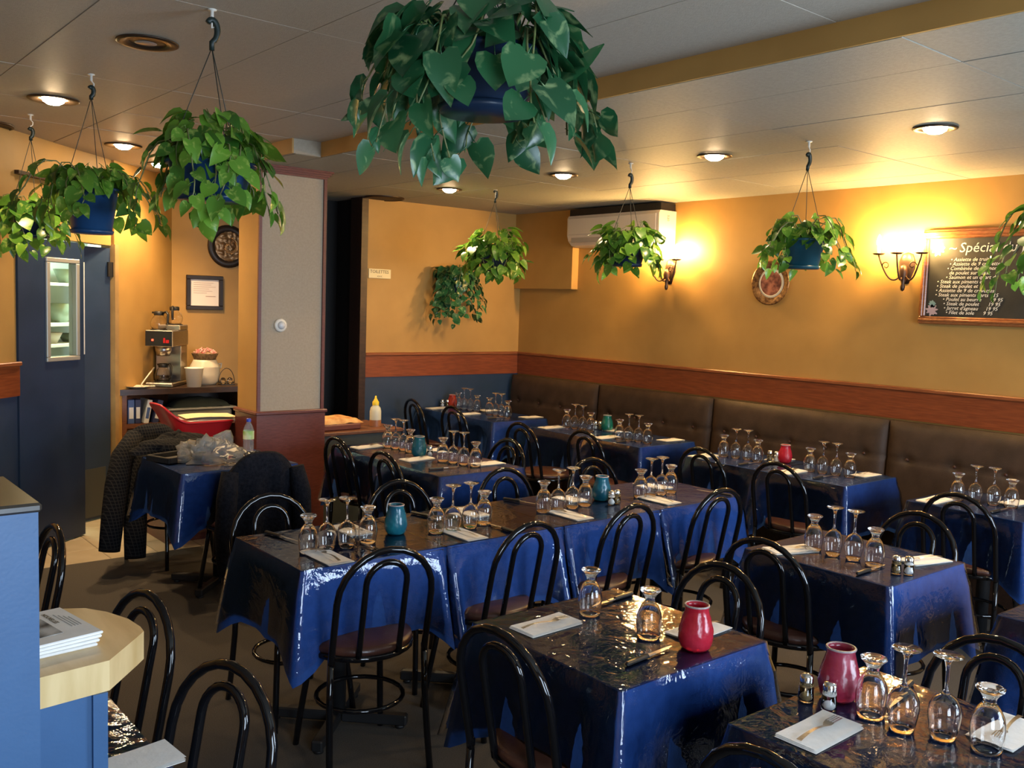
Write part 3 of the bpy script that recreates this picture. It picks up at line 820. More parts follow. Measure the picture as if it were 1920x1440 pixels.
# chalkboard
BD = noisy(mat('blackboard', (.018,.018,.016), .6), (.014,.014,.012), (.028,.028,.025), 5, 5)
WF = noisy(mat('board_frame_wood', (.30,.10,.03), .3), (.22,.065,.02), (.36,.13,.04), 6, 5, (4,4,30))
bw, bz0, bz1 = 1.02, 1.70, 2.315
bd = thing('menu_chalkboard', 'wood framed chalkboard menu with white lettering on ochre wall', 'chalkboard', (XW, -3.045, 0))
obj('board', MB().box(-.022, -.004, -bw+.03, -.03, bz0+.03, bz1-.03), BD, bd)
for (a, b, c, d) in ((-bw, 0, bz0, bz0+.05), (-bw, 0, bz1-.06, bz1), (-.042, 0, bz0+.05, bz1-.06), (-bw, -bw+.042, bz0+.05, bz1-.06)):
    f = MB().box(-.034, 0, a, b, c, d, bev=.006)
    if b-a > .2: f.box(-.044, -.03, a+.002, b-.002, c+.018, d-.016, bev=.004)
    else: f.box(-.044, -.03, a+.014, b-.012, c, d, bev=.004)
    obj('frame_rail', f, WF, bd)
CHALK = mat('chalk', (.74,.72,.64), .9)
def text_mesh(s, size, shear=0.0):
    cu = bpy.data.curves.new('t', 'FONT'); cu.body = s; cu.size = size; cu.shear = shear
    cu.extrude = .0006; cu.resolution_u = 2
    o = bpy.data.objects.new('t', cu); COL.objects.link(o)
    dg_ = bpy.context.evaluated_depsgraph_get()
    me = bpy.data.meshes.new_from_object(o.evaluated_get(dg_))
    bpy.data.objects.remove(o, do_unlink=True)
    return me
def put_text(s, size, M, mt, parent, name='lettering', shear=0.0):
    me = text_mesh(s, size, shear)
    me.materials.clear(); me.materials.append(mt)
    me.transform(M)
    o = obj(name, me, None, parent); o['kind'] = 'stuff'
    return o
# text plane: local x -> -Y world, local y -> +Z, facing -X
def wallM(y, z, x=-.0235): return Matrix(((0,0,-1,x),(-1,0,0,y),(0,1,0,z),(0,0,0,1)))
put_text('Spécial du jour', .088, wallM(-.235, 2.165), CHALK, bd, shear=.15)
LN = [('• Assiette de truite', -.185, 2.108), ('• Assiette de 9 crevettes', -.178, 2.072), ('• Combinée de saumon', -.165, 2.036), ('de poulet sur césar', -.18, 2.006),
      ('• Saumon et un quart de', -.16, 1.973), ('• Steak aux piments et', -.105, 1.940), ('• Steak de poulet et', -.104, 1.907), ('• Assiette de 9 de crevettes', -.10, 1.872),
      ('• Steak aux piments verts   15', -.098, 1.838), ('• Poulet au beurre      19 95', -.15, 1.802), ('• Steak de poulet      19 95', -.155, 1.768)]
LN += [("• Jarret d'agneau     19 95", -.16, 0), ('• Filet de sole      9 95', -.175, 0)]
for k, (t_, y, z) in enumerate(LN): put_text(t_, .033, wallM(y, 2.108 - .0283*k), CHALK, bd, shear=.25)
def blot(y, z, r, seed, name, mt):
    pts = []
    for k in range(40):
        a = 2*PI*k/40
        rr = r*(.75 + .3*noise.noise(Vector((math.cos(a)*2+seed, math.sin(a)*2, seed))) + .14*math.sin(9*a))
        pts.append((-.0232, y + rr*math.cos(a), z + rr*math.sin(a)))
    obj(name, MB().add(pts, [tuple(range(40))[::-1]]), mt, bd)
blot(-.10, 2.19, .055, 3, 'chalk_flower', CHALK)
blot(-.085, 1.79, .045, 8, 'chalk_flower', mat('pink_chalk', (.5,.36,.36), .9))
blot(-.085, 1.83, .03, 11, 'chalk_leaf', mat('blue_green_chalk', (.2,.32,.3), .9))
put_text('~', .09, wallM(-.17, 2.165), CHALK, bd, 'chalk_flourish')
# air conditioner
ac = thing('air_conditioner', 'white wall mounted air conditioner under the ceiling near the corner', 'air conditioner', (XW, -.345, 2.28))
prof = [(0,0),(-.10,0),(-.155,.012),(-.195,.05),(-.212,.10),(-.215,.25),(-.20,.275),(0,.275)]
n = len(prof)
vs = [(x, -.55, z) for x, z in prof] + [(x, .55, z) for x, z in prof]
bmx = MB().add(vs, [tuple(range(n)), tuple(range(n, 2*n))[::-1]] + [(i, n+i, n+(i+1) % n, (i+1) % n) for i in range(n)])
ACW = mat('ivory_plastic', (.62,.55,.46), .4)
obj('casing', bmx, ACW, ac)
obj('front_panel', MB().box(-.221, -.213, -.52, .53, .105, .25, bev=.003), ACW, ac)
obj('louvre', MB().box(-.205, -.197, -.5, .5, .035, .085, T(0,0,0)), mat('grey_louvre', (.38,.34,.29), .5), ac)
obj('shadow_gap', MB().box(-.19, -.01, -.545, .545, .275, .335), DARK, ac)  # black box standing in for the shadow between casing and ceiling
M_ = Matrix(((1,0,0,-.10),(0,0,1,-.5512),(0,1,0,.23),(0,0,0,1))) @ Matrix.Rotation(R(-90), 4, 'Z')
put_text('520', .035, Matrix(((1,0,0,-.11),(0,0,-1,-.5512),(0,1,0,.24),(0,0,0,1))) @ Matrix.Rotation(R(-90), 4, 'Z'), mat('grey_print', (.2,.18,.16), .6), ac)

# ------------------------------------------------------------------ back wall: sign
sg = thing('toilet_sign', 'small cream sign reading TOILETTES on the back wall', 'sign', (-.72, YW, 1.972))
obj('plaque', MB().box(-.115, .115, -.012, 0, -.042, .042, bev=.003), mat('cream_plaque', (.78,.66,.38), .5), sg)
INK = mat('dark_ink', (.12,.09,.05), .8)
fM = lambda x, y, z: Matrix(((1,0,0,x),(0,0,-1,y),(0,1,0,z),(0,0,0,1)))
put_text('TOILETTES', .04, fM(-.103, -.0128, .004), INK, sg)
put_text('<<<', .03, fM(-.03, -.0128, -.034), INK, sg)

# ------------------------------------------------------------------ ceiling lights and speakers
LAMP = emis('lamp_glass', (1.0, .72, .40), 190)
OFFL = mat('dull_reflection', (.3,.28,.26), .3)
def downlight(x, y, z, label, lit=True, r=.105, beam=48):
    d = thing('recessed_downlight', label, 'ceiling light', (x, y, z), 0, 'recessed ceiling lights')
    obj('trim_ring', MB().lathe([(r*.58,.0),(r,-.002),(r,-.006),(r*.93,-.01),(r*.62,-.006),(r*.58,.0)], 32), BRONZE, d)
    if lit:
        obj('bulb', MB().lathe([(0,-.03),(.03,-.027),(.05,-.014),(.056,.0)][::-1], 24), LAMP, d)
        sl = bpy.data.lights.new('lamp_beam', 'SPOT'); sl.energy = beam; sl.color = (1.0, .68, .36)
        sl.spot_size = R(135); sl.spot_blend = .8; sl.shadow_soft_size = .05
        so = bpy.data.objects.new('lamp_beam', sl); COL.objects.link(so); so.parent = d; so.location = (0, 0, -.05)
    else:
        obj('bulb', MB().lathe([(r*.6,-.001),(.05,-.001),(0,-.001)], 24), BLACKP, d)
        obj('recess_reflection', MB().lathe([(0,-.0025),(.04,-.0025),(.042,-.0018)], 24, T(0,.02,0)), OFFL, d)  # pale off-centre disc paints the reflection inside the dark recess
for i, (y, l) in enumerate(((-3.91,'lit downlight of the low ceiling nearest the chalkboard'),(-2.62,'lit downlight of the low ceiling above the long row'),
        (-1.34,'lit downlight of the low ceiling partly behind the big plant'),(-.02,'lit downlight of the low ceiling under the big plant leaves'))):
    downlight(-.78, y, H-.001, l, True, .1)
downlight(-.78, -5.2, H-.001, 'lit downlight of the low ceiling beyond the right edge', True, .1)
downlight(-3.84, -.74, HL-.001, 'lit downlight left of the second hanging plant', True, .125)
downlight(-3.10, .52, HL-.001, 'lit downlight above the coffee alcove', True, .12, 75)
downlight(-3.86, -2.24, HL-.001, 'unlit dark downlight beside the nearest left hook', False, .118)
downlight(-2.62, 1.22, HL-.001, 'added unseen downlight that brightens the coffee alcove', True, .1, 170)  # extra lamp hidden behind the pothos, added to brighten the alcove
def speaker(x, y, z, label, r):
    d = thing('ceiling_speaker', label, 'speaker', (x, y, z), 0, 'round dark ceiling speakers')
    obj('rim', MB().lathe([(r*.9,-.002),(r*.93,-.016),(r,-.012),(r,.0)], 36), BRONZE, d)
    obj('grille', MB().lathe([(r*.92,-.010),(r*.5,-.012),(0,-.013)], 36), noisy(mat('grille', (.03,.02,.014), .6), (.02,.014,.01), (.05,.036,.026), 90, 1, bump=.5, bscale=180), d)
speaker(-.77, .96, H-.001, 'round dark speaker on the low ceiling by the back wall', .175)
speaker(-3.98, .40, HL-.001, 'round dark speaker at the left edge of the ceiling', .19)

# ------------------------------------------------------------------ plants
def leaf_mesh(name, mt, fold, curl, wid):
    n = 7; vs = []; fs = []
    for i in range(n):
        t = i/(n-1)
        w = wid*(math.sin(PI*min(1, t*1.02)**.62)**.85)*(1-.12*t) if 0 < t < 1 else 0
        x = t*1.0 - .0
        z = -curl*t*t
        xb = x - (.16 if i == 1 else (.05 if i == 2 else 0))
        if i == 0: vs.append((0, 0, 0)); vs.append((0,0,0)); vs.append((0,0,0))
        else:
            vs.append((xb, -w, z + fold*w + .02*math.sin(6*t))); vs.append((x, 0, z)); vs.append((xb, w, z + fold*w - .015*math.sin(5*t)))
    vs[0] = (-.10, -wid*.42, fold*wid*.4); vs[2] = (-.10, wid*.42, fold*wid*.4)
    for i in range(n-1):
        a, b = 3*i, 3*(i+1)
        fs += [(a, b, b+1, a+1), (a+1, b+1, b+2, a+2)]
    mb = MB(); mb.add(vs, fs, True); mb.tube([(0,0,0),(-.18,0,.01),(-.42,0,-.05)], .014, 4)
    return mb.mesh(name, mt)
def leafset(mt): return [leaf_mesh('leaf', mt, f, c, w_) for f, c, w_ in ((.25,.18,.46),(.38,.30,.42),(.12,.10,.48),(.45,.36,.39))]
LY, LG = leafset(LEAFY), leafset(LEAFG)
def add_leaf(plant, p, d, up, s, meshes, rg):
    d = d.normalized()
    side = up.cross(d)
    if side.length < 1e-3: side = d.orthogonal()
    side.normalize(); nz = d.cross(side)
    M = Matrix.Identity(4)
    a, b, c = d*s, side*s, nz*s
    for i in range(3):
        M[i][0], M[i][1], M[i][2], M[i][3] = a[i], b[i], c[i], p[i]
    o = bpy.data.objects.new('leaf', rg.choice(meshes)); COL.objects.link(o)
    o.parent = plant; o.matrix_local = M
    return o
def plant(label, x, y, zc, zhook0, zhook1, zrim, zbot, rp, pm, nv, vlen, spread, ls, meshes, seed, bush, bushr, name='hanging_pothos', dirs=None, wallmount=False, lup=.1, elmin=.05, bz=.62):
    """origin on the pot rim centre"""
    rg = random.Random(seed)
    P = thing(name, label, 'plant', (x, y, zrim), 0, 'pothos plants in blue pots')
    zb = zbot - zrim
    pot = MB().lathe([(0,zb),(rp*.66,zb),(rp*.72,zb+.006),(rp*.95,-.012),(rp*1.03,-.012),(rp*1.03,.0),(rp*.94,.0),(rp*.9,-.03),(0,-.03)], 28)
    po = obj('pot', pot, pm, P)
    obj('soil', MB().lathe([(rp*.9,-.026),(rp*.5,-.018),(0,-.014)], 20), SOIL, po)
    if not wallmount:
        obj('saucer', MB().lathe([(0,zb-.004),(rp*.75,zb-.004),(rp*.8,zb+.012),(rp*.77,zb+.012),(rp*.72,zb),(0,zb)], 24), pm, po)
        a1 = zhook1 - zrim
        for k in range(3):
            a = 2*PI*k/3 + .5
            obj('hanger_wire', MB().tube([(0,0,a1+.01),(rp*math.cos(a), rp*math.sin(a), -.004)], .0018, 5), WIRE, P)
        h0 = zhook0 - zrim; hh = h0 - a1
        pts = [(0, 0, a1)] + [(.0, .0, a1 + hh*.25)] + [(.022*math.sin(q)*hh/.1*.8 + .0, 0, a1 + hh*.62 - hh*.33*math.cos(q)) for q in [.4+.28*i for i in range(14)]]
        obj('hook', MB().tube(pts, [.0095 + .002*math.sin(PI*i/(len(pts)-1)) for i in range(len(pts))], 8), HOOKM, P)
        zc_ = zc - zrim
        obj('ceiling_hook', MB().lathe([(0,zc_-.03),(.006,zc_-.03),(.006,zc_-.006),(.016,zc_-.004),(.016,zc_),(0,zc_)], 10)
            .tube([(0,0,zc_-.03),(.012,0,zc_-.042),(.010,0,zc_-.058),(0,0,zc_-.064),(0,0,h0-.005)], .003, 6), WHITEP, P)
    cnt = 0
    for i in range(nv):
        a = (2*PI*i/nv + rg.uniform(-.3, .3)) if dirs is None else rg.choice(dirs) + rg.uniform(-.5, .5)
        L = vlen*rg.uniform(.45, 1.15); sp = spread*rg.uniform(.6, 1.2)
        ca, sa = math.cos(a), math.sin(a)
        pts = []; n = 9
        h = lup*rg.uniform(.3, 1.3)
        for k in range(n):
            t = k/(n-1)
            rr = rp*.45 + sp*(1-(1-t)**1.9)
            z = h*math.sin(PI*min(1, t*1.5)) - (L*max(0, t-.28)**1.25)
            wob = .03*math.sin(5*t + i)
            pts.append(Vector((rr*ca - wob*sa, rr*sa + wob*ca, z)))
        obj('vine', MB().tube(pts, [.0035*(1-.5*k/n) for k in range(n)], 5), STEMM, P)
        step = ls*.52
        tot = sum((pts[k+1]-pts[k]).length for k in range(n-1))
        m_ = max(3, int(tot/step))
        for q in range(m_):
            t = (q+.7)/m_*.99
            f = t*(n-1); k = min(n-2, int(f)); fr = f-k
            p = pts[k].lerp(pts[k+1], fr); tg = (pts[k+1]-pts[k]).normalized()
            sd = Vector((-sa, ca, 0))*(1 if q % 2 else -1)
            out = Vector((ca, sa, 0))
            d = tg*.25 + sd*rg.uniform(.25,.9) + out*rg.uniform(.2,.7) + Vector((0,0,-rg.uniform(.2,1.1)))
            up = out*rg.uniform(.5,1.2) + Vector((0,0,rg.uniform(.2,1.0))) + sd*rg.uniform(-.4,.4)
            d.normalize()
            s_ = ls*rg.uniform(.7,1.2)*(1-.25*t)
            add_leaf(P, p + d*s_*.4, d, up, s_, meshes, rg); cnt += 1
    for i in range(bush):
        a = rg.uniform(0, 2*PI); el = rg.uniform(elmin, 1.35); rr = bushr*rg.uniform(.55, 1.0)
        p = Vector((rr*math.cos(a)*math.cos(el*.9), rr*math.sin(a)*math.cos(el*.9), .0 + rr*bz*math.sin(el)))
        d = Vector((math.cos(a+rg.uniform(-.7,.7)), math.sin(a+rg.uniform(-.7,.7)), rg.uniform(-1.5,.2))); up = Vector((math.cos(a), math.sin(a), rg.uniform(.2,.9)))
        s_ = ls*rg.uniform(.7,1.15)
        add_leaf(P, p, d, up, s_, meshes, rg); cnt += 1
        if i % 3 == 0:
            obj('stem', MB().tube([(p.x*.3, p.y*.3, -.02), (p.x*.7, p.y*.7, p.z*.7), tuple(p - d.normalized()*s_*.3)], .0022, 4), PETM, P)
    return P
plant('big pothos hanging in the foreground, its dark leaves fill the top centre', -3.80, -4.35, HL, 2.60, 2.535, 2.305, 2.17, .135, POTD, 19, .30, .20, .108, LG, 11, 74, .235, lup=.09, elmin=-.55)
plant('nearest of the three left pothos, in a shiny blue pot', -3.84, -2.84, HL, 2.69, 2.58, 2.195, 2.065, .152, POT, 16, .28, .16, .086, LY, 22, 58, .21, bz=.85)
plant('middle of the three left pothos, above the swing doors', -3.86, -1.48, HL, 2.665, 2.605, 2.205, 2.0, .12, POT, 14, .24, .23, .088, LY, 33, 40, .18)
plant('farthest left pothos hanging at the left edge', -3.82, -.16, HL, 2.645, 2.575, 2.15, 2.03, .12, POTD, 13, .30, .17, .095, LY, 44, 44, .20)
plant('pothos hanging before the back wall, touching the trailing wall plant', -.53, -.29, H, 2.625, 2.528, 2.14, 2.0, .13, POTD, 16, .24, .19, .098, LY, 55, 110, .27, elmin=-.8, bz=.75)
plant('pothos hanging before the air conditioner', -.86, -2.04, H, 2.565, 2.478, 2.12, 2.0, .125, POTD, 14, .20, .15, .085, LY, 66, 100, .22, elmin=-.7, bz=.75)
plant('pothos in a teal pot hanging over the gilt wall plate', -.83, -3.27, H, 2.57, 2.48, 2.125, 1.975, .115, POTT, 14, .22, .20, .072, LY, 77, 52, .20)
plant('pothos at the right edge hanging before the chalkboard', -.88, -4.56, H, 2.57, 2.48, 2.12, 1.98, .12, POTT, 15, .36, .21, .08, LY, 88, 60, .20, elmin=-.4)
plant('dark trailing pothos mounted on the back wall', .02, YW-.12, H, 0, 0, 1.97, 1.83, .10, POTD, 19, .60, .24, .085, LG, 99, 44, .20, name='wall_pothos', dirs=[-PI/2, -PI*.35, -PI*.65, -PI*.93, -PI*.07, -PI*.85], wallmount=True)

# ------------------------------------------------------------------ coffee alcove
cn = thing('service_counter', 'dark topped wooden shelf counter in the coffee alcove', 'counter', (-2.3, 1.4, 0))
CW = noisy(mat('shelf_wood', (.13,.05,.022), .45), (.10,.036,.016), (.16,.06,.028), 7, 5, (3,3,20))
obj('worktop', MB().prism([(-.565,-.02),(.5,-.02),(.5,.58),(-.06+.03,.58)], .93, .975), DARKW, cn)
obj('side_panel', MB().box(-.54, -.505, 0, .03, 0, .93).prism([(-.54,.03),(-.505,.03),(.0,.52),(-.03,.52)], 0, .93), CW, cn)
obj('side_panel', MB().box(.46, .5, 0, .55, 0, .93), CW, cn)
obj('shelf', MB().prism([(-.505,.005),(.46,.005),(.46,.55),(.0,.55)], .665, .70), CW, cn)
obj('shelf', MB().prism([(-.505,.005),(.46,.005),(.46,.55),(.0,.55)], .34, .37), CW, cn)
obj('back_panel', MB().box(-.05, .5, .55, .57, 0, .93), DARKW, cn)
CT = .975
# coffee machine
cmn = thing('coffee_machine', 'steel coffee machine with black control panel on the alcove counter', 'coffee machine', (-2.40, 1.66, CT), R(-38))
obj('base', MB().box(-.11, .11, -.2, .2, 0, .035, bev=.008), STEEL, cmn)
obj('column', MB().box(-.105, .105, .03, .19, .035, .33, bev=.006), STEEL, cmn)
obj('head', MB().box(-.11, .11, -.2, .2, .33, .46, bev=.006), STEEL, cmn)
obj('control_panel', MB().box(-.105, .105, -.206, -.198, .335, .455), BLACKP, cmn)
obj('indicator', MB().box(-.055, -.04, -.2085, -.205, .375, .39), emis('red_lamp', (1, .05, .02), 6), cmn)['label'] = 'glowing red indicator lamp'
obj('switch', MB().box(.04, .055, -.214, -.205, .36, .40).box(.06, .085, -.214, -.205, .36, .385), REDP, cmn)
obj('brew_basket', MB().lathe([(0,.25),(.05,.25),(.062,.29),(.066,.332),(0,.332)], 20, T(0,-.09,0)), STEEL, cmn)
obj('warmer_step', MB().box(-.07, .11, -.02, .19, .46, .50, bev=.005), STEEL, cmn)
for (x, y, z) in ((-.03, -.11, .46), (.03, .09, .50), (0, -.09, .035)):
    obj('hot_plate', MB().lathe([(0,z),(.065,z),(.065,z+.008),(0,z+.008)], 20, T(x, y, 0)), BLACKP, cmn)
COFF = mat('coffee', (.015,.006,.003), .2)
MC = T(-2.40, 1.66, CT, R(-38))
def decanter(lx, ly, lz, rz, label, coffee):
    p = MC @ Vector((lx, ly, lz))
    d = thing('coffee_decanter', label, 'coffee pot', tuple(p), rz, 'glass coffee decanters')
    obj('globe', MB().lathe([(0,0),(.05,0),(.064,.02),(.068,.05),(.055,.085),(.036,.108),(.036,.122),(.0345,.122),(.0345,.108),(.053,.084),(.066,.05),(.062,.021),(.049,.002),(0,.002)], 22), GLASS, d)
    if coffee: obj('coffee', MB().lathe([(0,.0025),(.049,.003),(.0615,.021),(.0655,.045),(0,.045)], 20), COFF, d)
    obj('collar', MB().lathe([(.038,.112),(.04,.12),(.04,.14),(.03,.145),(0,.146)], 18).box(-.012, .012, -.06, -.03, .125, .14), BLACKP, d)
    obj('handle', MB().tube([(0,.035,.132),(0,.075,.142),(0,.092,.12),(0,.09,.06),(0,.085,.035)], [.008,.010,.011,.010,.008], 8), BLACKP, d)
decanter(-.03, -.11, .468, R(-150), 'empty glass decanter on the front of the coffee machine top', False)
decanter(.03, .09, .508, R(150), 'empty glass decanter on the raised back of the machine top', False)
decanter(0, -.09, .043, R(200), 'glass decanter of coffee on the lower hot plate', True)
cord = obj('power_cord', MB().tube([(-2.52,1.62,CT+.15),(-2.60,1.52,CT+.10),(-2.66,1.50,CT+.03),(-2.66,1.5,CT+.012),(-2.58,1.52,CT+.008),(-2.5,1.53,CT+.008)], .006, 8), CREAM)
tag(cord, 'white power cord looping beside the coffee machine', 'cord')
pt = obj('saucer_plate', MB().lathe([(0,0),(.05,0),(.09,.016),(.098,.02),(.088,.018),(.05,.005),(0,.004)], 26), CREAM, None, (-2.70, 1.47, CT))
tag(pt, 'cream plate at the left end of the alcove counter', 'plate')
bk = obj('paper_bucket', MB().lathe([(0,0),(.056,0),(.073,.15),(.078,.153),(.076,.158),(.070,.156),(.053,.006),(0,.006)], 28), mat('white_card', (.82,.77,.66), .5), None, (-2.245, 1.47, CT))
tag(bk, 'white tapering tub before the stoneware jar on the counter', 'tub')
jr = thing('stoneware_crock', 'big cream stoneware crock behind the white tub', 'crock', (-2.08, 1.66, CT))
obj('body', MB().lathe([(0,0),(.09,0),(.115,.03),(.125,.09),(.12,.14),(.122,.148),(.12,.156),(.10,.195),(.095,.21),(.085,.21),(.085,.02),(0,.02)], 28), CREAM, jr)
obj('ear', MB().tube([(.115,0,.17),(.145,0,.175),(.14,0,.14),(.12,0,.13)], .008, 8), CREAM, jr)
bs = thing('candy_basket', 'woven basket heaped with red and white sweets on the crock', 'basket', (-2.08, 1.66, CT+.211))
obj('basket', MB().lathe([(0,0),(.085,0),(.108,.05),(.112,.055),(.104,.055),(.08,.008),(0,.008)], 24, f=lambda a, z: 1+.02*math.cos(24*a)), noisy(mat('wicker', (.25,.15,.07), .7), (.16,.09,.04), (.34,.21,.1), 60, 2), bs)
sw = MB()
rg = random.Random(4)
for k in range(60):
    a = rg.uniform(0, 2*PI); rr = .09*math.sqrt(rg.random())
    sw.box(-.012, .012, -.006, .006, -.005, .005, Matrix.Translation((rr*math.cos(a), rr*math.sin(a), .045 + .045*(1-(rr/.1)**2) + rg.uniform(-.006,.006))) @ Euler((rg.uniform(0,3), rg.uniform(0,3), rg.uniform(0,3))).to_matrix().to_4x4(), bev=.003)
obj('sweets', sw, noisy(mat('sweets', (.6,.12,.1), .3), (.6,.05,.05), (.8,.6,.5), 40, 2), bs)['kind'] = 'stuff'
wr = thing('wire_rack', 'small black wire rack with little jars right of the crock', 'rack', (-1.93, 1.56, CT))
obj('frame', MB().tube([(.07*math.cos(2*PI*k/20), .05*math.sin(2*PI*k/20), .02) for k in range(20)], .003, 6, True).tube([(.07*math.cos(PI*k/12), 0, .02+.12*math.sin(PI*k/12)) for k in range(13)], .003, 6).box(-.06, .06, -.04, .04, 0, .006), IRON, wr)
obj('jar', MB().lathe([(0,.006),(.02,.006),(.022,.05),(.012,.06),(0,.062)], 12, T(-.03,0,0)).lathe([(0,.006),(.02,.006),(.022,.05),(.012,.06),(0,.062)], 12, T(.03,0,0)), GLASS, wr)
# shelf contents
BND = [mat('blue_binder', (.05,.10,.28), .5), mat('white_binder', (.6,.62,.65), .5), mat('navy_binder', (.02,.03,.10), .5)]
for k, (x, tilt, mi, wdt, l) in enumerate(((-2.79,0,0,.05,'blue ring binder at the left end of the shelf'),(-2.735,0,2,.045,'navy ring binder second on the shelf'),(-2.67,10,1,.04,'white ring binder leaning on the others'),(-2.60,14,2,.045,'navy ring binder leaning beside the tray'))):
    b_ = thing('ring_binder', l, 'binder', (x, 1.42, .70), 0, 'ring binders on the counter shelf')
    Mr = Matrix.Rotation(R(tilt), 4, 'Y')
    obj('cover', MB().box(0, wdt, 0, .2, 0, .19, Mr, bev=.003), BND[mi], b_)
    obj('pages', MB().box(.006, wdt-.006, .01, .205, .005, .183, Mr), NAPKIN, b_)
    obj('spine_label', MB().box(.008, wdt-.008, -.0015, .001, .04, .13, Mr), BND[1 if mi != 1 else 0], b_)
try_ = thing('grey_tray', 'grey plastic tray on the counter shelf behind the red tub', 'tray', (-2.19, 1.56, .70), 0)
obj('pan', MB().box(-.26, .26, -.13, .11, 0, .09, bev=.02), mat('grey_plastic', (.22,.23,.22), .5), try_)
obj('lip', MB().box(-.29, .29, -.15, .13, .09, .105, bev=.004), mat('grey_lip', (.3,.31,.3), .5), try_)
fl = thing('folded_linen', 'dark folded linen heaped on the grey tray', 'linen', (-2.18, 1.55, .806))
obj('cloth', MB().grid(22, 12, lambda u, v: (-.25+.5*u, -.11+.22*v, .08*math.sin(PI*u)**.5*math.sin(PI*v)**.5 + .012*noise.noise(Vector((u*7, v*5, 1))))), mat('dark_linen', (.02,.03,.028), .9), fl)
for k, (x, y, l) in enumerate(((-2.73,1.47,'small steel cup left on the lowest shelf'),(-2.66,1.46,'small steel cup right on the lowest shelf'))):
    c_ = obj('steel_cup', MB().lathe([(0,0),(.028,0),(.032,.08),(.030,.08),(.026,.003),(0,.003)], 16), STEEL, None, (x, y, .37)); tag(c_, l, 'cup', 'steel cups')
# certificate, relief plate
ce = thing('framed_certificate', 'dark framed printed certificate above the coffee machine', 'picture frame', (-1.955, 2.0, 1.752))
DKF = mat('dark_frame', (.018,.010,.007), .35)
for (a, b, c, d) in ((-.165,.165,-.15,-.115),(-.165,.165,.115,.15),(-.165,-.128,-.115,.115),(.128,.165,-.115,.115)):
    obj('frame_rail', MB().box(a, b, -.025, 0, c, d, bev=.004), DKF, ce)
obj('paper', MB().box(-.13, .13, -.008, -.002, -.118, .118), mat('cert_paper', (.84,.74,.66), .7), ce)
pm = MB()
for k in range(6):
    pm.box(-.1, -.1+.2*[.9,.8,1,.7,.85,.6][k], -.0095, -.008, .085-.018*k, .088-.018*k)
pm.box(.01, .1, -.0095, -.008, -.035, -.029)
obj('print', pm, mat('faint_print', (.45,.30,.25), .8), ce)
rp_ = thing('relief_plate', 'dark bronze relief wall plate half hidden by the pillar', 'plate', (-1.74, 2.0, 2.17))
BRP = noisy(mat('relief_bronze', (.05,.03,.016), .4, .5), (.02,.012,.007), (.12,.07,.035), 22, 5, bump=.6, bscale=24)
obj('rim', MB().lathe([(.125,.008),(.135,.022),(.185,.018),(.19,.010),(.188,0),(0,0)][::-1], 36, MX), mat('dark_bronze', (.03,.02,.014), .4, .4), rp_)
def rel(u, v):
    a = 2*PI*u; r = .132*v
    x, z = r*math.cos(a), r*math.sin(a)
    return (x, -.010 - .018*abs(noise.noise(Vector((x*26, z*26, 5)))) - .01*(1-v), z)
obj('relief', MB().grid(48, 14, rel, closed_u=True), mat('gilt_relief', (.22,.12,.05), .35, .6), rp_)
rl = MB()
for k in range(9):
    a0 = k*.7
    rl.tube([(.02*k*.7*math.cos(a0+q*.4)*.7, -.03, .02*k*.7*math.sin(a0+q*.4)*.7) for q in range(6)], .006, 6)
obj('figure', rl, mat('bright_gilt', (.45,.27,.12), .35, .6), rp_)

# red tub on a low cabinet beside the pillar
lc = thing('low_cabinet', 'low red brown cabinet left of the pillar under the red tub', 'cabinet', (-2.62, .42, 0))
obj('carcass', MB().box(-.27, .22, -.12, .4, 0, .70), PLUM, lc)
obj('cabinet_top', MB().box(-.285, .222, -.135, .41, .70, .725, bev=.005), PLUM, lc)
obj('door', MB().box(-.25, .2, -.132, -.12, .05, .66, bev=.003), CW, lc)
rb = thing('red_tub', 'red plastic tub with raised left lip holding papers', 'tub', (-2.62, .42, .725), R(4))
def tub(u, v):
    ang = 2*PI*u; c, s_ = math.cos(ang), math.sin(ang)
    ex = math.copysign(abs(c)**.35, c)*.22; ey = math.copysign(abs(s_)**.35, s_)*.16
    k = .82 + .18*v
    lip = .13*max(0, (-c))**3
    return (ex*k - (.09*v*max(0, -c)**3), ey*k, (.115 + lip)*v)
obj('body', MB().grid(40, 6, tub, closed_u=True).box(-.17, .17, -.12, .12, 0, .006), REDP, rb)
rim = [Vector(tub(k/40, 1)) for k in range(40)]
obj('rim', MB().tube(rim, .009, 8, True), REDP, rb)
for k, (z, rz, l) in enumerate(((.846,3,'white papers lying across the red tub'),(.856,-6,'yellowish papers on top in the red tub'))):
    p_ = obj('paper_stack', MB().grid(8, 6, lambda u, v, k=k: (-.15+.36*u, -.12+.24*v, .012*math.sin(3*u+k)+.02*u*(k))).box(-.14,.2,-.115,.115,-.014,-.004), [NAPKIN, mat('yellow_paper', (.72,.63,.36), .8)][k], None, (-2.58, .42, z), (0, 0, R(rz)))
    tag(p_, l, 'papers')

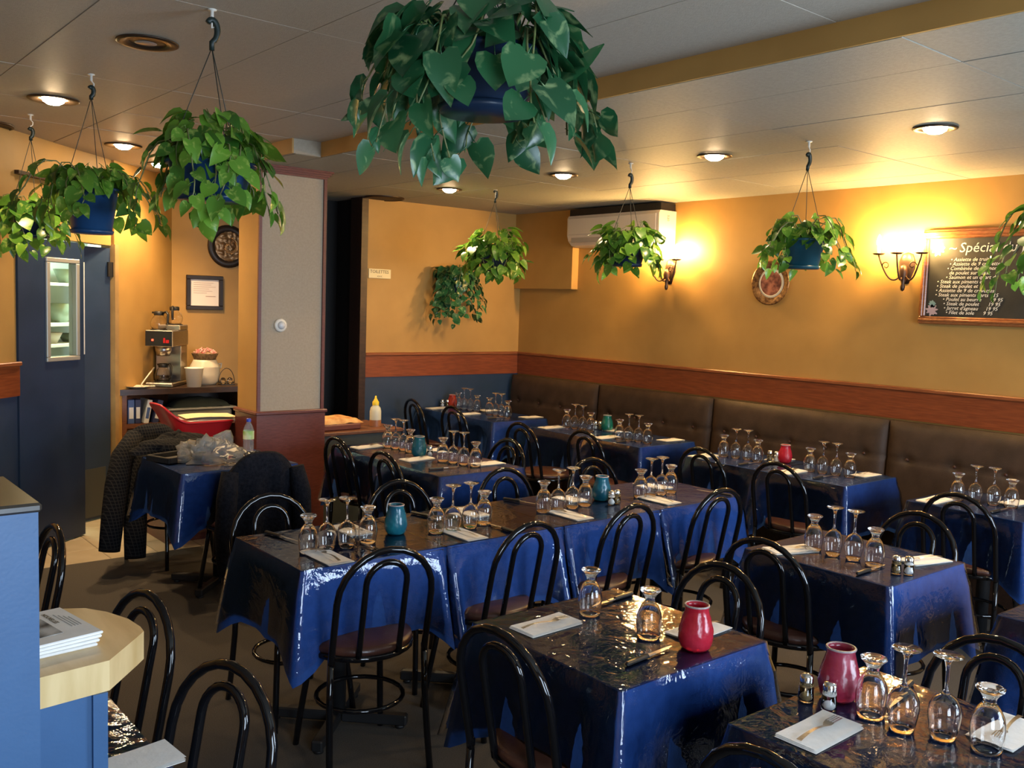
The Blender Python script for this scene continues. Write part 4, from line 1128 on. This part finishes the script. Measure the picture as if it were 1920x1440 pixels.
# side counter with bread and mustard
sd = thing('side_counter', 'low dark counter right of the pillar with bread on top', 'counter', (-1.5, .4, 0))
SLATE = noisy(mat('slate_front', (.035,.045,.045), .45), (.03,.038,.038), (.042,.055,.055), 6)
obj('worktop', MB().box(-.36, .44, -.27, .3, .70, .725, bev=.004), CW, sd)
obj('front_panel', MB().box(-.35, .43, -.25, -.23, 0, .70), SLATE, sd)
obj('carcass', MB().box(-.35, .43, -.23, .28, 0, .70), DARKW, sd)
ba = thing('bread_basket', 'tray of flat golden bread on the side counter', 'bread', (-1.55, .33, .725), R(3))
obj('tray', MB().box(-.24, .15, -.12, .12, 0, .05, bev=.01), mat('maroon_tray', (.12,.03,.02), .5), ba)
def br(u, v):
    x, y = -.24+.42*u, -.11+.22*v
    return (x, y, .052 + .055*math.sin(PI*u)**.6*math.sin(PI*v)**.5 + .014*noise.noise(Vector((u*5, v*4, 2))))
obj('loaf', MB().grid(24, 14, br), noisy(mat('bread_crust', (.55,.28,.09), .7), (.42,.18,.05), (.68,.4,.15), 14, 5, bump=.4), ba)
mb_ = thing('mustard_bottle', 'white squeeze bottle with yellow nozzle on the side counter', 'bottle', (-1.20, .33, .725))
obj('body', MB().lathe([(0,0),(.042,0),(.046,.01),(.046,.12),(.04,.148),(.024,.168),(.024,.175),(0,.175)], 22), mat('translucent_white', (.62,.6,.45), .4), mb_)
obj('sauce', MB().lathe([(.0465,.002),(.0468,.05),(.0466,.052)], 22), mat('brown_sauce', (.3,.12,.05), .4), mb_)
obj('nozzle', MB().lathe([(.027,.17),(.027,.195),(.02,.205),(.009,.225),(.006,.245),(0,.246)], 18), mat('yellow_cap', (.75,.55,.03), .4), mb_)

# ------------------------------------------------------------------ jackets, table clutter
PLAID = mat('plaid_wool', (.04,.04,.045), .95, spec=.1)
def plaid(m):
    p = m.node_tree.nodes['Principled BSDF']
    tc = nd(m, 'ShaderNodeTexCoord'); sep = nd(m, 'ShaderNodeSeparateXYZ'); lk(m, tc.outputs['Object'], sep.inputs[0])
    outs = []
    for ax, sc_ in (('X', 330), ('Z', 330), ('Y', 330)):
        mu = nd(m, 'ShaderNodeMath'); mu.operation = 'MULTIPLY'; mu.inputs[1].default_value = sc_; lk(m, sep.outputs[ax], mu.inputs[0])
        sn = nd(m, 'ShaderNodeMath'); sn.operation = 'SINE'; lk(m, mu.outputs[0], sn.inputs[0])
        gt = nd(m, 'ShaderNodeMath'); gt.operation = 'GREATER_THAN'; gt.inputs[1].default_value = .8; lk(m, sn.outputs[0], gt.inputs[0]); outs.append(gt)
    ad = nd(m, 'ShaderNodeMath'); ad.operation = 'MAXIMUM'; lk(m, outs[0].outputs[0], ad.inputs[0]); lk(m, outs[1].outputs[0], ad.inputs[1])
    mx = nd(m, 'ShaderNodeMixRGB'); mx.inputs[1].default_value = (.007,.0075,.010,1); mx.inputs[2].default_value = (.026,.025,.025,1)
    lk(m, ad.outputs[0], mx.inputs[0]); lk(m, mx.outputs[0], p.inputs['Base Color'])
plaid(PLAID)
FLEECE = noisy(mat('navy_fleece', (.008,.009,.014), .95, spec=.1), (.006,.007,.011), (.013,.014,.02), 60, 3, bump=.4, bscale=140)
def drape(width, top, front, back, seed, fold, w2):
    """jacket hung over a chair back: local y- is behind the chair"""
    mb = MB(); nu, nv = 26, 26
    def fn(u, v):
        a = (u-.5)*2; t = (v-.5)*2
        arch = top - .17*abs(a)**3.0
        side = -1 if t < 0 else 1                    # outside / inside of the back
        L = (back if t < 0 else front)*abs(t)
        wdt = width*(1 + w2*abs(t))
        z = arch - L*(1 - .12*abs(a)) - .012
        lean = .20*max(0, z-.45)
        off = (.034 + .05*abs(t)**1.2)*side + .0
        f = fold*math.sin(a*9 + seed + 1.5*t)*abs(t) + .5*fold*noise.noise(Vector((a*4, t*3, seed)))
        k = min(1, abs(t)*7)
        return (a*wdt, -.19 - lean + off*k - f*(-side)*-1*1.0, z + .02*(1-k))
    return mb.grid(nu, nv, fn)
fj = thing('fleece_jacket', 'dark navy fleece hung over the chair before the cluttered table', 'jacket', (-2.96, -1.12, 0), 0)
obj('body', drape(.215, .905, .30, .58, 1.0, .03, .14), FLEECE, fj)
for s in (-1, 1):
    obj('sleeve', MB().tube([(s*.19,-.28,.80),(s*.215,-.30,.66),(s*.225,-.30,.48),(s*.22,-.29,.34),(s*.21,-.28,.26)], [.045,.055,.052,.046,.04], 12), FLEECE, fj)
pj = thing('plaid_jacket', 'dark plaid jacket slung over a chair, its sleeves hanging down left', 'jacket', (-2.98, -.12, 0), R(-165))
obj('body', drape(.235, .885, .40, .55, 2.3, .022, .12), PLAID, pj)
obj('sleeve', MB().tube([(.14,-.22,.81),(.27,-.16,.69),(.37,-.06,.53),(.44,.01,.36),(.50,.07,.17)], [.055,.068,.072,.068,.062], 14), PLAID, pj)
obj('sleeve', MB().tube([(.10,-.2,.74),(.2,-.12,.60),(.27,-.02,.44),(.32,.06,.28),(.36,.12,.11)], [.05,.068,.072,.068,.062], 14), PLAID, pj)
def heap(u, v):
    a = 2*PI*u; e = PI*.5*v
    q = 1 + .35*noise.noise(Vector((math.cos(a)*1.6, math.sin(a)*1.6, v*2+4))) + .16*noise.noise(Vector((math.cos(a)*5, math.sin(a)*5, v*6)))
    r = .23*math.cos(e)**.8*q
    return (.10 + r*1.2*math.cos(a), .19 + r*.8*math.sin(a), .763 + .095*math.sin(e)*q)
obj('bunched_back', MB().grid(40, 12, heap, closed_u=True), PLAID, pj)
ZJ = ZT
bg_ = thing('plastic_bag', 'crumpled clear plastic bag on the cluttered table', 'bag', (-3.0, -.80, ZJ))
def bag(u, v):
    a = 2*PI*u; e = PI*.5*v
    nrm_ = 1 + .45*noise.noise(Vector((math.cos(a)*2.2, math.sin(a)*2.2, v*3))) + .22*noise.noise(Vector((math.cos(a)*6, math.sin(a)*6, v*8)))
    r = .16*math.cos(e)**.7*nrm_
    return (r*1.15*math.cos(a), r*.8*math.sin(a), .002 + .12*math.sin(e)*nrm_)
BAGM = mat('clear_film', (.75,.73,.68), .12, Transmission_Weight=.82, IOR=1.15)
obj('film', MB().grid(44, 16, bag, closed_u=True), BAGM, bg_)
bt = thing('water_bottle', 'clear water bottle with green label and blue cap by the pillar', 'bottle', (-2.70, -.62, ZJ))
obj('bottle', MB().lathe([(0,0),(.03,0),(.033,.008),(.031,.03),(.033,.05),(.031,.07),(.033,.085),(.033,.14),(.026,.165),(.013,.19),(.013,.2),(0,.2)], 18), mat('pet_plastic', (.9,.95,1), .05, Transmission_Weight=.9, IOR=1.2), bt)
obj('label', MB().lathe([(.0335,.088),(.0338,.09),(.0338,.138),(.0335,.14)], 18), noisy(mat('green_label', (.35,.5,.2), .5), (.3,.5,.12), (.65,.7,.5), 20, 1), bt)
obj('cap', MB().lathe([(.0145,.196),(.0148,.212),(.012,.216),(0,.217)], 14), mat('blue_cap', (.02,.05,.4), .4), bt)
tr_ = thing('black_tray', 'black serving tray at the left of the cluttered table', 'tray', (-3.17, -.66, ZJ), R(20))
obj('dish', MB().box(-.12, .12, -.09, .09, 0, .008).box(-.13, -.115, -.1, .1, 0, .035, bev=.004).box(.115, .13, -.1, .1, 0, .035, bev=.004).box(-.13, .13, -.1, -.086, 0, .035, bev=.004).box(-.13, .13, .086, .1, 0, .035, bev=.004), BLACKP, tr_)
wpap = obj('folded_letter', MB().grid(6, 5, lambda u, v: (-.12+.24*u, -.05+.1*v, .012*u + .005*math.sin(6*v))), NAPKIN, None, (-2.80, -.66, ZJ+.003), (0, 0, R(-20)))
tag(wpap, 'white folded letter between bag and water bottle', 'paper')
ky = thing('key_bunch', 'bunch of keys before the plastic bag', 'keys', (-3.0, -1.0, ZJ+.002))
obj('ring', MB().tube([(.016*math.cos(2*PI*k/16), .016*math.sin(2*PI*k/16), .003) for k in range(16)], .0018, 6, True), CHROME, ky)
for k in range(4):
    obj('key', MB().box(.012, .055, -.0035, .0035, .001+.003*k, .003+.003*k, Matrix.Rotation(k*.6-.4, 4, 'Z')).lathe([(0,.001+.003*k),(.010,.001+.003*k),(.010,.003+.003*k),(0,.003+.003*k)], 10, Matrix.Rotation(k*.6-.4, 4, 'Z') @ T(.06,0,0)), STEEL, ky)
gl_ = thing('sunglasses', 'black folded glasses right of the plastic bag', 'glasses', (-2.76, -.82, ZJ+.002), R(15))
for s in (-1, 1):
    obj('rim', MB().tube([(s*.034+.026*math.cos(2*PI*k/16), 0, .022+.02*math.sin(2*PI*k/16)) for k in range(16)], .003, 6, True), BLACKP, gl_)
    obj('temple', MB().tube([(s*.06, 0, .03), (s*.055, .06, .025), (s*.045, .12, .006)], .0028, 6), BLACKP, gl_)
obj('bridge', MB().tube([(-.01, 0, .028), (0, 0, .032), (.01, 0, .028)], .003, 6), BLACKP, gl_)

# ------------------------------------------------------------------ left foreground: half wall, bar, papers
hw = thing('half_wall', 'tall blue half wall with dark top at the lower left edge', 'partition', (-5.4, -4.2, 0))
obj('panel', MB().box(-.7, .61, -.33, -.08, 0, 1.385), BLUEB, hw)
obj('cap', MB().box(-.7, .615, -.335, -.075, 1.385, 1.40, bev=.004), noisy(mat('dark_cap', (.04,.032,.025), .3), (.03,.025,.02), (.05,.04,.03), 8), hw)
br_ = thing('bar_counter', 'pale wooden bar top with rounded end on blue base', 'counter', (-4.9, -4.2, 0))
pts = [(.118, -.145), (.275, -.127), (.355, -.035), (.377, -.008), (.380, .022), (.375, .084), (.352, .154), (.322, .203), (.285, .224), (.2, .235), (-.3, .235), (-.3, -.07), (.118, -.07)]
BZ = 1.045
obj('bar_top', MB().prism(pts, BZ-.058, BZ), PALE, br_)
obj('base_panel', MB().box(.118, .262, -.125, -.075, 0, BZ-.058), BLUEB, br_)
obj('corner_strip', MB().box(.244, .27, -.134, -.07, 0, BZ-.058), BLUEB, br_)
NEWS = noisy(mat('newsprint', (.78,.76,.72), .8), (.76,.74,.7), (.82,.8,.76), 30, 2)
for k in range(4):
    nw = thing('newspaper', 'newspaper on the pale bar top, %s of the pile' % ['bottom', 'second from bottom', 'third from bottom', 'top'][k], 'newspaper', (-4.715 + .003*k, -4.155 + .002*k, BZ + .0062*k), R(6 + (1.5*k if k < 3 else 3)), 'newspapers piled on the bar')
    obj('sheets', MB().box(-.10, .085, -.095, .10, 0.0002, .006, bev=.002), NEWS, nw)
    if k == 3:
        obj('photo', MB().box(-.06, .025, -.055, .05, .006, .0066), noisy(mat('news_photo', (.12,.12,.12), .7), (.03,.03,.03), (.5,.5,.48), 18, 3), nw)
        put_text('NOUVELLES', .013, T(.035, .075, .0061, R(-90)), INK, nw)
        ln = MB()
        for q in range(4): ln.box(.052+.006*q, .054+.006*q, -.03, .06-.01*q, .006, .0064)
        obj('print', ln, mat('news_print', (.35,.35,.34), .8), nw)
# napkin and printed card on the table under the bar
nk = obj('napkin', NPM, None, None, (-4.555, -4.19, ZT), (0, 0, R(5))); tag(nk, 'white napkin at the bottom left corner under the bar', 'napkin', 'napkins laid on the tables')
